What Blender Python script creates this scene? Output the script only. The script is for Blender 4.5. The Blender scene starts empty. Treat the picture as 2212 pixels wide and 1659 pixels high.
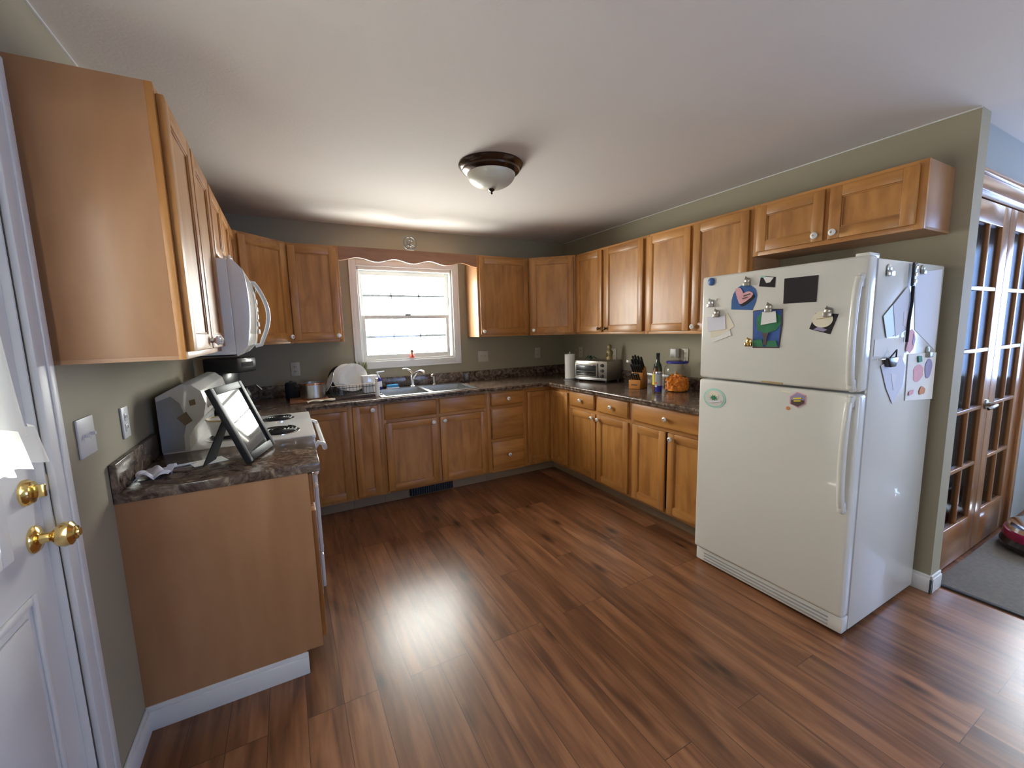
import bpy, bmesh, math, random
from mathutils import Vector, Matrix
random.seed(7)
PI = math.pi
SC = bpy.context.scene
COL = SC.collection

# ---------------------------------------------------------------- camera, world, light
W, H = 3.4517, 2.392
cam_d = bpy.data.cameras.new('camera'); cam = bpy.data.objects.new('camera', cam_d); COL.objects.link(cam)
cam.location = (0.5654, -4.0547, 1.4365)
cam.rotation_euler = tuple(math.radians(a) for a in (82.5655, 1.4678, -28.3712))
cam_d.sensor_fit = 'HORIZONTAL'; cam_d.sensor_width = 36
cam_d.lens = 36 * 901.97 / 2212
cam_d.clip_start = 0.02
SC.camera = cam
vs = SC.view_settings
vs.view_transform = 'Standard'; vs.look = 'None'; vs.gamma = 1; vs.exposure = 0.66
vs.use_curve_mapping = False
SC.cycles.max_bounces = 10; SC.cycles.diffuse_bounces = 6; SC.cycles.transparent_max_bounces = 16
SC.cycles.sample_clamp_indirect = 8

world = bpy.data.worlds.new('daylight'); SC.world = world; world.use_nodes = True
wn = world.node_tree; wn.nodes.clear()
def N(nt, t, **k):
    n = nt.nodes.new(t)
    for a, v in k.items():
        setattr(n, a, v)
    return n
# overcast daylight: bright sunlit yard beyond the kitchen window (+y), cool open sky on the other sides
tc = N(wn, 'ShaderNodeTexCoord'); sep = N(wn, 'ShaderNodeSeparateXYZ'); wn.links.new(tc.outputs['Generated'], sep.inputs[0])
mr = N(wn, 'ShaderNodeMapRange'); mr.inputs['From Min'].default_value = -0.2; mr.inputs['From Max'].default_value = 0.35
wn.links.new(sep.outputs['Y'], mr.inputs['Value'])
mx = N(wn, 'ShaderNodeMix', data_type='RGBA'); wn.links.new(mr.outputs[0], mx.inputs['Factor'])
mx.inputs['B'].default_value = (4.2, 4.05, 3.8, 1)
mw_ = N(wn, 'ShaderNodeMapRange'); mw_.inputs['From Min'].default_value = -0.3; mw_.inputs['From Max'].default_value = 0.3
wn.links.new(sep.outputs['X'], mw_.inputs['Value'])
mxw = N(wn, 'ShaderNodeMix', data_type='RGBA'); wn.links.new(mw_.outputs[0], mxw.inputs['Factor'])
mxw.inputs['A'].default_value = (1.1, 1.15, 1.15, 1); mxw.inputs['B'].default_value = (0.44, 0.68, 1.34, 1)
wn.links.new(mxw.outputs['Result'], mx.inputs['A'])
bgn = N(wn, 'ShaderNodeBackground'); bgn.inputs['Strength'].default_value = 6.5
wn.links.new(mx.outputs['Result'], bgn.inputs['Color'])
wo = N(wn, 'ShaderNodeOutputWorld'); wn.links.new(bgn.outputs[0], wo.inputs[0])

def portal(name, loc, rot, sx, sy):
    l = bpy.data.lights.new(name, 'AREA'); l.shape = 'RECTANGLE'; l.size = sx; l.size_y = sy
    l.cycles.is_portal = True
    o = bpy.data.objects.new(name, l); o.location = loc; o.rotation_euler = rot; COL.objects.link(o)
portal('kitchen_window_daylight', (1.626, 0.14, 1.605), (-PI/2, 0, 0), 0.95, 0.92)      # faces -y
portal('dining_window_daylight', (5.74, -4.1, 1.48), (0, PI/2, 0), 1.16, 1.8)                   # faces -x
portal('living_window_daylight', (3.1, -6.64, 1.4), (PI/2, 0, 0), 1.3, 1.3)             # faces +y
portal('door_lite_daylight', (-0.10, -3.06, 1.45), (0, -PI/2, 0), 0.92, 0.48)            # faces +x

# ---------------------------------------------------------------- materials
def mat(name, col=(.5, .5, .5), rough=.5, metal=0, coat=0, trans=0, bump=0, bscale=40, var=0, vscale=3, spec=.5, ior=1.45, sheen=0):
    m = bpy.data.materials.new(name); m.use_nodes = True; nt = m.node_tree
    b = nt.nodes['Principled BSDF']
    b.inputs['Base Color'].default_value = (*col, 1); b.inputs['Roughness'].default_value = rough
    b.inputs['Metallic'].default_value = metal; b.inputs['Coat Weight'].default_value = coat
    b.inputs['Transmission Weight'].default_value = trans; b.inputs['IOR'].default_value = ior
    b.inputs['Specular IOR Level'].default_value = spec
    t = N(nt, 'ShaderNodeTexCoord')
    nz = N(nt, 'ShaderNodeTexNoise'); nz.inputs['Scale'].default_value = vscale; nz.inputs['Detail'].default_value = 4
    nt.links.new(t.outputs['Object'], nz.inputs['Vector'])
    mxn = N(nt, 'ShaderNodeMix', data_type='RGBA')
    nt.links.new(nz.outputs['Fac'], mxn.inputs['Factor'])
    v = var
    mxn.inputs['A'].default_value = (*[c*(1-v) for c in col], 1); mxn.inputs['B'].default_value = (*[min(1, c*(1+v)) for c in col], 1)
    nt.links.new(mxn.outputs['Result'], b.inputs['Base Color'])
    if bump:
        n2 = N(nt, 'ShaderNodeTexNoise'); n2.inputs['Scale'].default_value = bscale; n2.inputs['Detail'].default_value = 3
        nt.links.new(t.outputs['Object'], n2.inputs['Vector'])
        bp = N(nt, 'ShaderNodeBump'); bp.inputs['Strength'].default_value = bump; bp.inputs['Distance'].default_value = .005
        nt.links.new(n2.outputs['Fac'], bp.inputs['Height']); nt.links.new(bp.outputs[0], b.inputs['Normal'])
    return m

def wood(name, c1, c2, axis='z', rough=.40, coat=.10, fine=16, long=1.3, offs=0.0):
    m = bpy.data.materials.new(name); m.use_nodes = True; nt = m.node_tree; b = nt.nodes['Principled BSDF']
    t = N(nt, 'ShaderNodeTexCoord'); oi = N(nt, 'ShaderNodeObjectInfo')
    cmb = N(nt, 'ShaderNodeCombineXYZ')
    mu = N(nt, 'ShaderNodeMath', operation='MULTIPLY'); mu.inputs[1].default_value = 37.0
    nt.links.new(oi.outputs['Random'], mu.inputs[0])
    for i in range(3): nt.links.new(mu.outputs[0], cmb.inputs[i])
    ad = N(nt, 'ShaderNodeVectorMath', operation='ADD')
    nt.links.new(t.outputs['Object'], ad.inputs[0]); nt.links.new(cmb.outputs[0], ad.inputs[1])
    mp = N(nt, 'ShaderNodeMapping'); s = [fine]*3; s['xyz'.index(axis)] = long; mp.inputs['Scale'].default_value = s
    nt.links.new(ad.outputs[0], mp.inputs['Vector'])
    n1 = N(nt, 'ShaderNodeTexNoise'); n1.inputs['Scale'].default_value = 1.0; n1.inputs['Detail'].default_value = 7; n1.inputs['Distortion'].default_value = .6
    nt.links.new(mp.outputs[0], n1.inputs['Vector'])
    mp2 = N(nt, 'ShaderNodeMapping'); s2 = [fine*.5]*3; s2['xyz'.index(axis)] = long*1.6; mp2.inputs['Scale'].default_value = s2
    nt.links.new(ad.outputs[0], mp2.inputs['Vector'])
    n2 = N(nt, 'ShaderNodeTexNoise'); n2.inputs['Scale'].default_value = 1.0; n2.inputs['Detail'].default_value = 3; n2.inputs['Distortion'].default_value = 1.6
    nt.links.new(mp2.outputs[0], n2.inputs['Vector'])
    mm = N(nt, 'ShaderNodeMath', operation='MULTIPLY_ADD'); mm.inputs[1].default_value = .55
    nt.links.new(n1.outputs['Fac'], mm.inputs[0])
    m3 = N(nt, 'ShaderNodeMath', operation='MULTIPLY'); m3.inputs[1].default_value = .45
    nt.links.new(n2.outputs['Fac'], m3.inputs[0]); nt.links.new(m3.outputs[0], mm.inputs[2])
    cr = N(nt, 'ShaderNodeValToRGB'); e = cr.color_ramp.elements
    e[0].position = .36; e[0].color = (*c2, 1); e[1].position = .62; e[1].color = (*c1, 1)
    nt.links.new(mm.outputs[0], cr.inputs[0])
    hv = N(nt, 'ShaderNodeHueSaturation'); mrn = N(nt, 'ShaderNodeMapRange'); mrn.inputs['To Min'].default_value = .92; mrn.inputs['To Max'].default_value = 1.08
    nt.links.new(oi.outputs['Random'], mrn.inputs['Value']); nt.links.new(mrn.outputs[0], hv.inputs['Value'])
    nt.links.new(cr.outputs[0], hv.inputs['Color']); nt.links.new(hv.outputs[0], b.inputs['Base Color'])
    b.inputs['Roughness'].default_value = rough; b.inputs['Coat Weight'].default_value = coat; b.inputs['Coat Roughness'].default_value = .2
    bp = N(nt, 'ShaderNodeBump'); bp.inputs['Strength'].default_value = .15; bp.inputs['Distance'].default_value = .002
    nt.links.new(mm.outputs[0], bp.inputs['Height']); nt.links.new(bp.outputs[0], b.inputs['Normal'])
    return m

def floor_mat():
    m = bpy.data.materials.new('laminate planks'); m.use_nodes = True; nt = m.node_tree; b = nt.nodes['Principled BSDF']
    t = N(nt, 'ShaderNodeTexCoord')
    mp = N(nt, 'ShaderNodeMapping'); mp.inputs['Rotation'].default_value = (0, 0, PI/2)
    nt.links.new(t.outputs['Object'], mp.inputs['Vector'])
    br = N(nt, 'ShaderNodeTexBrick'); br.offset = .37; br.offset_frequency = 3
    br.inputs['Scale'].default_value = 1; br.inputs['Brick Width'].default_value = 1.22; br.inputs['Row Height'].default_value = .13
    br.inputs['Mortar Size'].default_value = .0013; br.inputs['Mortar Smooth'].default_value = .3; br.inputs['Bias'].default_value = 0
    br.inputs['Color1'].default_value = (0, 0, 0, 1); br.inputs['Color2'].default_value = (1, 1, 1, 1); br.inputs['Mortar'].default_value = (.5, .5, .5, 1)
    nt.links.new(mp.outputs[0], br.inputs['Vector'])
    # grain coordinates shifted per plank
    sc = N(nt, 'ShaderNodeVectorMath', operation='SCALE'); sc.inputs['Scale'].default_value = 11.3
    nt.links.new(br.outputs['Color'], sc.inputs[0])
    ad = N(nt, 'ShaderNodeVectorMath', operation='ADD'); nt.links.new(t.outputs['Object'], ad.inputs[0]); nt.links.new(sc.outputs[0], ad.inputs[1])
    g = N(nt, 'ShaderNodeMapping'); g.inputs['Scale'].default_value = (26, 1.6, 1); nt.links.new(ad.outputs[0], g.inputs['Vector'])
    n1 = N(nt, 'ShaderNodeTexNoise'); n1.inputs['Scale'].default_value = 1; n1.inputs['Detail'].default_value = 8; n1.inputs['Distortion'].default_value = .8
    nt.links.new(g.outputs[0], n1.inputs['Vector'])
    g2 = N(nt, 'ShaderNodeMapping'); g2.inputs['Scale'].default_value = (9, 1.5, 1); nt.links.new(ad.outputs[0], g2.inputs['Vector'])
    n2 = N(nt, 'ShaderNodeTexNoise'); n2.inputs['Scale'].default_value = 1; n2.inputs['Detail'].default_value = 4; n2.inputs['Distortion'].default_value = 1.4
    nt.links.new(g2.outputs[0], n2.inputs['Vector'])
    mixf = N(nt, 'ShaderNodeMix', data_type='FLOAT'); mixf.inputs['Factor'].default_value = .5
    nt.links.new(n1.outputs['Fac'], mixf.inputs['A']); nt.links.new(n2.outputs['Fac'], mixf.inputs['B'])
    cr = N(nt, 'ShaderNodeValToRGB'); e = cr.color_ramp.elements
    e[0].position = .32; e[0].color = (.075, .028, .014, 1); e[1].position = .68; e[1].color = (.31, .142, .066, 1)
    k = cr.color_ramp.elements.new(.5); k.color = (.19, .079, .035, 1)
    nt.links.new(mixf.outputs['Result'], cr.inputs[0])
    # knots
    gk = N(nt, 'ShaderNodeMapping'); gk.inputs['Scale'].default_value = (6.5, 2.1, 1); nt.links.new(ad.outputs[0], gk.inputs['Vector'])
    vo = N(nt, 'ShaderNodeTexVoronoi'); vo.inputs['Scale'].default_value = 1.0; nt.links.new(gk.outputs[0], vo.inputs['Vector'])
    kr = N(nt, 'ShaderNodeValToRGB'); kr.color_ramp.elements[0].position = .04; kr.color_ramp.elements[0].color = (.22, .22, .22, 1); kr.color_ramp.elements[1].position = .2; kr.color_ramp.elements[1].color = (1, 1, 1, 1)
    nt.links.new(vo.outputs['Distance'], kr.inputs[0])
    mk = N(nt, 'ShaderNodeMix', data_type='RGBA', blend_type='MULTIPLY'); mk.inputs['Factor'].default_value = 1
    nt.links.new(cr.outputs[0], mk.inputs['A']); nt.links.new(kr.outputs[0], mk.inputs['B'])
    hv = N(nt, 'ShaderNodeHueSaturation'); mrn = N(nt, 'ShaderNodeMapRange'); mrn.inputs['To Min'].default_value = .78; mrn.inputs['To Max'].default_value = 1.22
    nt.links.new(br.outputs['Color'], mrn.inputs['Value']); nt.links.new(mrn.outputs[0], hv.inputs['Value'])
    nt.links.new(mk.outputs['Result'], hv.inputs['Color'])
    mo = N(nt, 'ShaderNodeMix', data_type='RGBA'); nt.links.new(br.outputs['Fac'], mo.inputs['Factor'])
    nt.links.new(hv.outputs[0], mo.inputs['A']); mo.inputs['B'].default_value = (.05, .022, .012, 1)
    nt.links.new(mo.outputs['Result'], b.inputs['Base Color'])
    rr = N(nt, 'ShaderNodeMapRange'); rr.inputs['To Min'].default_value = .27; rr.inputs['To Max'].default_value = .31
    nt.links.new(n1.outputs['Fac'], rr.inputs['Value']); nt.links.new(rr.outputs[0], b.inputs['Roughness'])
    bp = N(nt, 'ShaderNodeBump'); bp.inputs['Strength'].default_value = .03; bp.inputs['Distance'].default_value = .001
    nt.links.new(mixf.outputs['Result'], bp.inputs['Height']); nt.links.new(bp.outputs[0], b.inputs['Normal'])
    return m

def stone_mat():
    m = bpy.data.materials.new('brown stone laminate'); m.use_nodes = True; nt = m.node_tree; b = nt.nodes['Principled BSDF']
    t = N(nt, 'ShaderNodeTexCoord'); g = N(nt, 'ShaderNodeMapping'); g.inputs['Scale'].default_value = (1, 1, 1); nt.links.new(t.outputs['Object'], g.inputs['Vector'])
    n1 = N(nt, 'ShaderNodeTexNoise'); n1.inputs['Scale'].default_value = 14; n1.inputs['Detail'].default_value = 9; n1.inputs['Distortion'].default_value = 1.8; n1.inputs['Roughness'].default_value = .65
    nt.links.new(g.outputs[0], n1.inputs['Vector'])
    cr = N(nt, 'ShaderNodeValToRGB'); e = cr.color_ramp.elements
    e[0].position = .38; e[0].color = (.04, .024, .017, 1); e[1].position = .64; e[1].color = (.30, .21, .15, 1)
    k = e.new(.5); k.color = (.12, .08, .06, 1); k = e.new(.56); k.color = (.16, .125, .095, 1)
    nt.links.new(n1.outputs['Fac'], cr.inputs[0]); nt.links.new(cr.outputs[0], b.inputs['Base Color'])
    b.inputs['Roughness'].default_value = .2
    return m

def glass_mat(name, tint=(.95, .98, .98), gl=.06, ior=1.45):
    m = bpy.data.materials.new(name); m.use_nodes = True; nt = m.node_tree
    for n in list(nt.nodes):
        if n.type != 'OUTPUT_MATERIAL': nt.nodes.remove(n)
    out = [n for n in nt.nodes if n.type == 'OUTPUT_MATERIAL'][0]
    tr = N(nt, 'ShaderNodeBsdfTransparent'); tr.inputs[0].default_value = (*tint, 1)
    g = N(nt, 'ShaderNodeBsdfGlossy'); g.inputs['Roughness'].default_value = gl
    lw = N(nt, 'ShaderNodeLayerWeight'); lw.inputs['Blend'].default_value = .5
    pw = N(nt, 'ShaderNodeMath', operation='POWER'); pw.inputs[1].default_value = 5; nt.links.new(lw.outputs['Facing'], pw.inputs[0])
    f0 = ((ior-1)/(ior+1))**2
    fr = N(nt, 'ShaderNodeMath', operation='MULTIPLY_ADD'); fr.inputs[1].default_value = min(1-f0, 2*(ior-1)); fr.inputs[2].default_value = f0; nt.links.new(pw.outputs[0], fr.inputs[0])
    ms = N(nt, 'ShaderNodeMixShader'); nt.links.new(fr.outputs[0], ms.inputs[0]); nt.links.new(tr.outputs[0], ms.inputs[1]); nt.links.new(g.outputs[0], ms.inputs[2])
    nt.links.new(ms.outputs[0], out.inputs[0])
    return m

def cloth_mat(name, col):
    m = bpy.data.materials.new(name); m.use_nodes = True; nt = m.node_tree
    b = nt.nodes['Principled BSDF']; b.inputs['Base Color'].default_value = (*col, 1); b.inputs['Roughness'].default_value = .9
    tl = N(nt, 'ShaderNodeBsdfTranslucent'); tl.inputs[0].default_value = (*col, 1)
    ms = N(nt, 'ShaderNodeMixShader'); ms.inputs[0].default_value = .5
    out = [n for n in nt.nodes if n.type == 'OUTPUT_MATERIAL'][0]
    nt.links.new(b.outputs[0], ms.inputs[1]); nt.links.new(tl.outputs[0], ms.inputs[2]); nt.links.new(ms.outputs[0], out.inputs[0])
    return m

OAK1, OAK2 = (.50, .232, .060), (.31, .122, .029)
M = dict(
    wv=wood('oak vertical grain', OAK1, OAK2, 'z'), wh=wood('oak horizontal grain', OAK1, OAK2, 'x'),
    veneer=wood('maple veneer panel', (.385, .20, .098), (.31, .15, .066), 'z', rough=.42, coat=.15, fine=8, long=.8),
    valance=wood('shaded reddish oak valance', (.36, .165, .07), (.25, .10, .04), 'x'), plate=mat('almond plate', (.50, .46, .37), .4), toe=mat('toe kick board', (.24, .17, .105), .6, var=.2),  # valance: reddish oak, its backlit darkness put into the colour
    dark=mat('dark gap', (.02, .015, .012), .8),
    floor=floor_mat(), stone=stone_mat(),
    wall=mat('taupe wall paint', (.325, .288, .206), .75, bump=.05, bscale=120, var=.03),
    wallg=mat('grey wall paint', (.30, .33, .35), .7, bump=.05, bscale=120, var=.03),
    ceil=mat('ceiling paint', (.62, .57, .53), .9, bump=.12, bscale=90, var=.02),
    trim=mat('white trim paint', (.66, .655, .65), .4, var=.03),
    wtrim=mat('window vinyl', (.78, .79, .76), .35, var=.02),
    fridge=mat('appliance enamel', (.70, .69, .64), .24, var=.01, coat=.4, bump=.05, bscale=260),
    white=mat('white enamel', (.74, .74, .72), .25, coat=.5, var=.01),
    porc=mat('porcelain', (.85, .84, .82), .12, coat=.6),
    grey=mat('grey plastic', (.35, .35, .36), .4),
    black=mat('black plastic', (.018, .018, .02), .3, coat=.3),
    fblack=mat('black painted wood', (.012, .012, .013), .5, spec=.3), blackm=mat('black matte', (.014, .013, .015), .7, spec=.3),
    coil=mat('burner coil', (.03, .03, .03), .45, metal=.4),
    chrome=mat('chrome', (.8, .8, .8), .12, metal=1),
    steel=mat('brushed steel', (.55, .55, .55), .28, metal=1, var=.08, vscale=30),
    brass=mat('polished brass', (.83, .62, .25), .16, metal=1),
    copper=mat('copper rim', (.75, .36, .2), .22, metal=1),
    bronze=mat('oil rubbed bronze', (.07, .045, .032), .22, metal=.85, coat=.4),
    pewterd=mat('dull pewter', (.24, .22, .19), .5, metal=.2), nickel=mat('pewter', (.35, .33, .3), .35, metal=.9),
    dome=mat('alabaster glass', (.62, .6, .5), .35, coat=.4, var=.12, vscale=9),
    glass=glass_mat('clear pane'), jarg=glass_mat('clear plastic', (.95, .96, .97), .08, 1.5), dglass=glass_mat('old door glass', (.8, .8, .8), .15, 1.12), 
    tint=glass_mat('microwave window', (.25, .25, .25)),
    fpane=mat('framed picture glass', (.05, .06, .06), .04, coat=1, spec=1),
    lace=cloth_mat('white lace', (.86, .84, .80)),
    paper=mat('white paper', (.80, .79, .77), .8, var=.04), paperb=mat('bluish paper', (.66, .68, .78), .8, var=.05),
    cream=mat('cream paper', (.78, .72, .58), .8, var=.04), lav=mat('lavender paper', (.72, .71, .80), .8),
    card_blue=mat('blue card', (.025, .10, .30), .6, var=.1), pink=mat('pink paper', (.72, .38, .42), .7, var=.1, vscale=40),
    pblack=mat('black photo print', (.016, .013, .018), .35), green=mat('green paint', (.02, .17, .07), .6, var=.35, vscale=30),
    pblue=mat('blue paint', (.03, .09, .33), .6, var=.4, vscale=30), purple=mat('purple print', (.30, .26, .42), .6),
    mint=mat('mint print', (.36, .66, .56), .6), rust=mat('rust orange', (.60, .22, .05), .5), yellow=mat('yellow print', (.75, .62, .05), .5),
    brown=mat('brown paint', (.10, .06, .05), .6), mag=mat('magenta plastic', (.35, .01, .08), .25, coat=.6),
    orange=mat('cheese puffs', (.85, .27, .015), .8, bump=.6, bscale=60, var=.2, vscale=30), dblue=mat('dark blue plastic', (.02, .02, .25), .3),
    kblock=mat('orange wood block', (.52, .20, .04), .35, var=.15, coat=.3), bluem=mat('blue plastic', (.03, .10, .30), .4),
    sponge=mat('blue sponge', (.05, .27, .55), .9, bump=.5, bscale=120), mat_board=wood('cutting board', (.45, .2, .09), (.3, .12, .05), 'x', fine=20),
    dgreen=mat('dark green glass', (.02, .05, .02), .1, coat=.6), olive=mat('olive leaf', (.11, .12, .05), .6, var=.3, vscale=20), gold=mat('pale gold', (.35, .27, .13), .4, metal=.4),
    carpet=mat('grey carpet', (.20, .185, .16), .95, bump=.8, bscale=240, var=.25, vscale=60), darkedge=mat('metal edge strip', (.03, .03, .03), .4),
    red=mat('red glaze', (.6, .08, .05), .3), skin=mat('peach glaze', (.7, .4, .25), .4), doorw=wood('stained pine', (.36, .17, .07), (.22, .09, .035), 'z', rough=.3, coat=.8),
    doorh=wood('stained pine rail', (.36, .17, .07), (.22, .09, .035), 'x', rough=.3, coat=.8),
    silver=mat('silver print', (.45, .46, .48), .3, metal=.6), clearp=mat('frosted cup', (.5, .48, .46), .2, trans=.6),
    tan=mat('tan plastic', (.45, .33, .15), .5), liquid=mat('amber liquid', (.25, .09, .02), .2, trans=.2),
)

# ---------------------------------------------------------------- mesh builder
class MB:
    def __init__(s): s.bm = bmesh.new(); s.mats = []
    def _mi(s, m):
        m = M[m] if isinstance(m, str) else m
        if m not in s.mats: s.mats.append(m)
        return s.mats.index(m)
    def _new(s, f0, m, X=None, v0=0):
        s.bm.verts.ensure_lookup_table(); s.bm.faces.ensure_lookup_table()
        i = s._mi(m)
        for f in s.bm.faces[f0:]: f.material_index = i
        if X is not None: bmesh.ops.transform(s.bm, matrix=X, verts=s.bm.verts[v0:])
    def box(s, x0, x1, y0, y1, z0, z1, m, bev=0, X=None, seg=2):
        b2 = bmesh.new()
        bmesh.ops.create_cube(b2, size=1)
        for v in b2.verts:
            v.co = Vector((x0+(x1-x0)*(v.co.x+.5), y0+(y1-y0)*(v.co.y+.5), z0+(z1-z0)*(v.co.z+.5)))
        if bev: bmesh.ops.bevel(b2, geom=list(b2.edges)+list(b2.verts), offset=bev, segments=seg, affect='EDGES', profile=.5)
        return s.merge(b2, m, X)
    def merge(s, b2, m, X=None):
        i = s._mi(m)
        if X is not None: bmesh.ops.transform(b2, matrix=X, verts=b2.verts)
        mp = {}
        for v in b2.verts: mp[v] = s.bm.verts.new(v.co)
        for f in b2.faces:
            nf = s.bm.faces.new([mp[v] for v in f.verts]); nf.material_index = i
        b2.free(); return s
    def prism(s, pts, d0, d1, m, ax='y', bev=0, X=None):
        """outline pts (a,b) in the plane across axis ax, extruded from d0 to d1"""
        b2 = bmesh.new()
        def P(a, b, d): return {'y': (a, d, b), 'x': (d, a, b), 'z': (a, b, d)}[ax]
        A = [b2.verts.new(P(a, b, d0)) for a, b in pts]; B = [b2.verts.new(P(a, b, d1)) for a, b in pts]
        n = len(pts)
        b2.faces.new(A); b2.faces.new(B[::-1])
        for i in range(n): b2.faces.new([A[i], B[i], B[(i+1) % n], A[(i+1) % n]])
        bmesh.ops.recalc_face_normals(b2, faces=b2.faces)
        if bev: bmesh.ops.bevel(b2, geom=list(b2.edges), offset=bev, segments=2, affect='EDGES', profile=.5)
        return s.merge(b2, m, X)
    def lathe(s, prof, m, c=(0, 0, 0), seg=32, X=None, sx=1, sy=1):
        b2 = bmesh.new(); rings = []
        for r, z in prof:
            if r < 1e-6: rings.append([b2.verts.new((c[0], c[1], c[2]+z))])
            else: rings.append([b2.verts.new((c[0]+sx*r*math.cos(2*PI*k/seg), c[1]+sy*r*math.sin(2*PI*k/seg), c[2]+z)) for k in range(seg)])
        for a, b in zip(rings, rings[1:]):
            if len(a) == 1 and len(b) == 1: continue
            for k in range(seg):
                q = [a[k % len(a)], a[(k+1) % len(a)], b[(k+1) % len(b)], b[k % len(b)]]
                u = []
                for v in q:
                    if v not in u: u.append(v)
                if len(u) > 2: b2.faces.new(u)
        bmesh.ops.recalc_face_normals(b2, faces=b2.faces)
        return s.merge(b2, m, X)
    def tube(s, pts, r, m, seg=10, X=None, closed=False):
        b2 = bmesh.new(); pts = [Vector(p) for p in pts]; rings = []; n = len(pts)
        rr = r if isinstance(r, (list, tuple)) else [r]*n
        up = None
        for i, p in enumerate(pts):
            if closed: t = (pts[(i+1) % n]-pts[i-1]).normalized()
            else: t = (pts[min(i+1, n-1)]-pts[max(i-1, 0)]).normalized()
            if up is None: up = t.orthogonal().normalized()
            up = (up-t*up.dot(t)).normalized(); w = t.cross(up)
            rings.append([b2.verts.new(p+rr[i]*(up*math.cos(2*PI*k/seg)+w*math.sin(2*PI*k/seg))) for k in range(seg)])
        prs = list(zip(rings, rings[1:]))
        if closed: prs.append((rings[-1], rings[0]))
        for a, b in prs:
            for k in range(seg): b2.faces.new([a[k], a[(k+1) % seg], b[(k+1) % seg], b[k]])
        if not closed: b2.faces.new(rings[0]); b2.faces.new(rings[-1][::-1])
        bmesh.ops.recalc_face_normals(b2, faces=b2.faces)
        return s.merge(b2, m, X)
    def ball(s, c, r, m, sub=2, sc=(1, 1, 1), X=None):
        b2 = bmesh.new(); bmesh.ops.create_icosphere(b2, subdivisions=sub, radius=r)
        for v in b2.verts: v.co = Vector((v.co.x*sc[0]+c[0], v.co.y*sc[1]+c[1], v.co.z*sc[2]+c[2]))
        return s.merge(b2, m, X)
    def grid(s, f, nu, nv, m, th=0, X=None):
        b2 = bmesh.new()
        V = [[b2.verts.new(f(i/nu, j/nv)) for j in range(nv+1)] for i in range(nu+1)]
        for i in range(nu):
            for j in range(nv): b2.faces.new([V[i][j], V[i+1][j], V[i+1][j+1], V[i][j+1]])
        if th:
            bmesh.ops.recalc_face_normals(b2, faces=b2.faces)
            bmesh.ops.solidify(b2, geom=list(b2.faces), thickness=th)
        return s.merge(b2, m, X)

def part(name, mb, parent=None, loc=None, rotz=None, label=None, kind=None):
    me = bpy.data.meshes.new(name)
    bm = mb.bm; bm.normal_update()
    for f in bm.faces: f.smooth = True
    for e in bm.edges:
        e.smooth = len(e.link_faces) == 2 and e.calc_face_angle(0) < math.radians(38)
    bm.to_mesh(me); bm.free()
    for m in mb.mats: me.materials.append(m)
    o = bpy.data.objects.new(name, me); COL.objects.link(o)
    if parent is not None: o.parent = parent
    if loc is not None: o.location = loc
    if rotz is not None: o.rotation_euler = (0, 0, rotz)
    if label: o['label'] = label
    if kind: o['kind'] = kind
    return o
def thing(name, label, cat, loc=(0, 0, 0), rotz=0, group=None, rot=None):
    o = bpy.data.objects.new(name, None); COL.objects.link(o); o.empty_display_size = .05
    o.location = loc; o.rotation_euler = rot if rot else (0, 0, rotz)
    o['label'] = label; o['category'] = cat
    if group: o['group'] = group
    return o
def tag(o, label, cat, group=None):
    o['label'] = label; o['category'] = cat
    if group: o['group'] = group
    return o
def struct(name, mb, parent=None, loc=None, rotz=None):
    return part(name, mb, parent, loc, rotz, kind='structure' if parent is None else None)
def local(loc, rotz=0, rot=None):
    """inverse placement matrix, for shapes measured in room coordinates"""
    R = Matrix.Rotation(rotz, 4, 'Z')
    return (Matrix.Translation(Vector(loc)) @ R).inverted()

# ---------------------------------------------------------------- room shell
YE = -3.2818; RX = 5.6; YB = -6.5; CH = H
struct('floor', MB().box(-.02, RX+.1, YB-.1, .02, -.06, 0, 'floor'))
struct('ceiling', MB().box(-.02, RX+.1, YB-.1, .02, CH, CH+.06, 'ceil'))
# back wall with window hole x 1.175..2.078, z 1.172..2.04
wx0, wx1, wz0, wz1 = 1.175, 2.078, 1.172, 2.040
b = MB()
for q in ((-.12, wx0, 0, CH), (wx1, RX+.1, 0, CH), (wx0, wx1, 0, wz0), (wx0, wx1, wz1, CH)): b.box(q[0], q[1], 0, .14, q[2], q[3], 'wall')
struct('wall_back', b)
# left wall with exterior door hole y -3.50..-2.58
dy0, dy1, dz1 = -3.50, -2.585, 2.05
b = MB()
for q in ((dy1, 0, 0, CH), (YB-.1, dy0, 0, CH), (dy0, dy1, dz1, CH)): b.box(-.14, 0, q[0], q[1], q[2], q[3], 'wall')
struct('wall_left', b)
b = MB(); b.box(W, W+.115, YE, 0, 0, CH, 'wall'); struct('wall_right', b)
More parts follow.
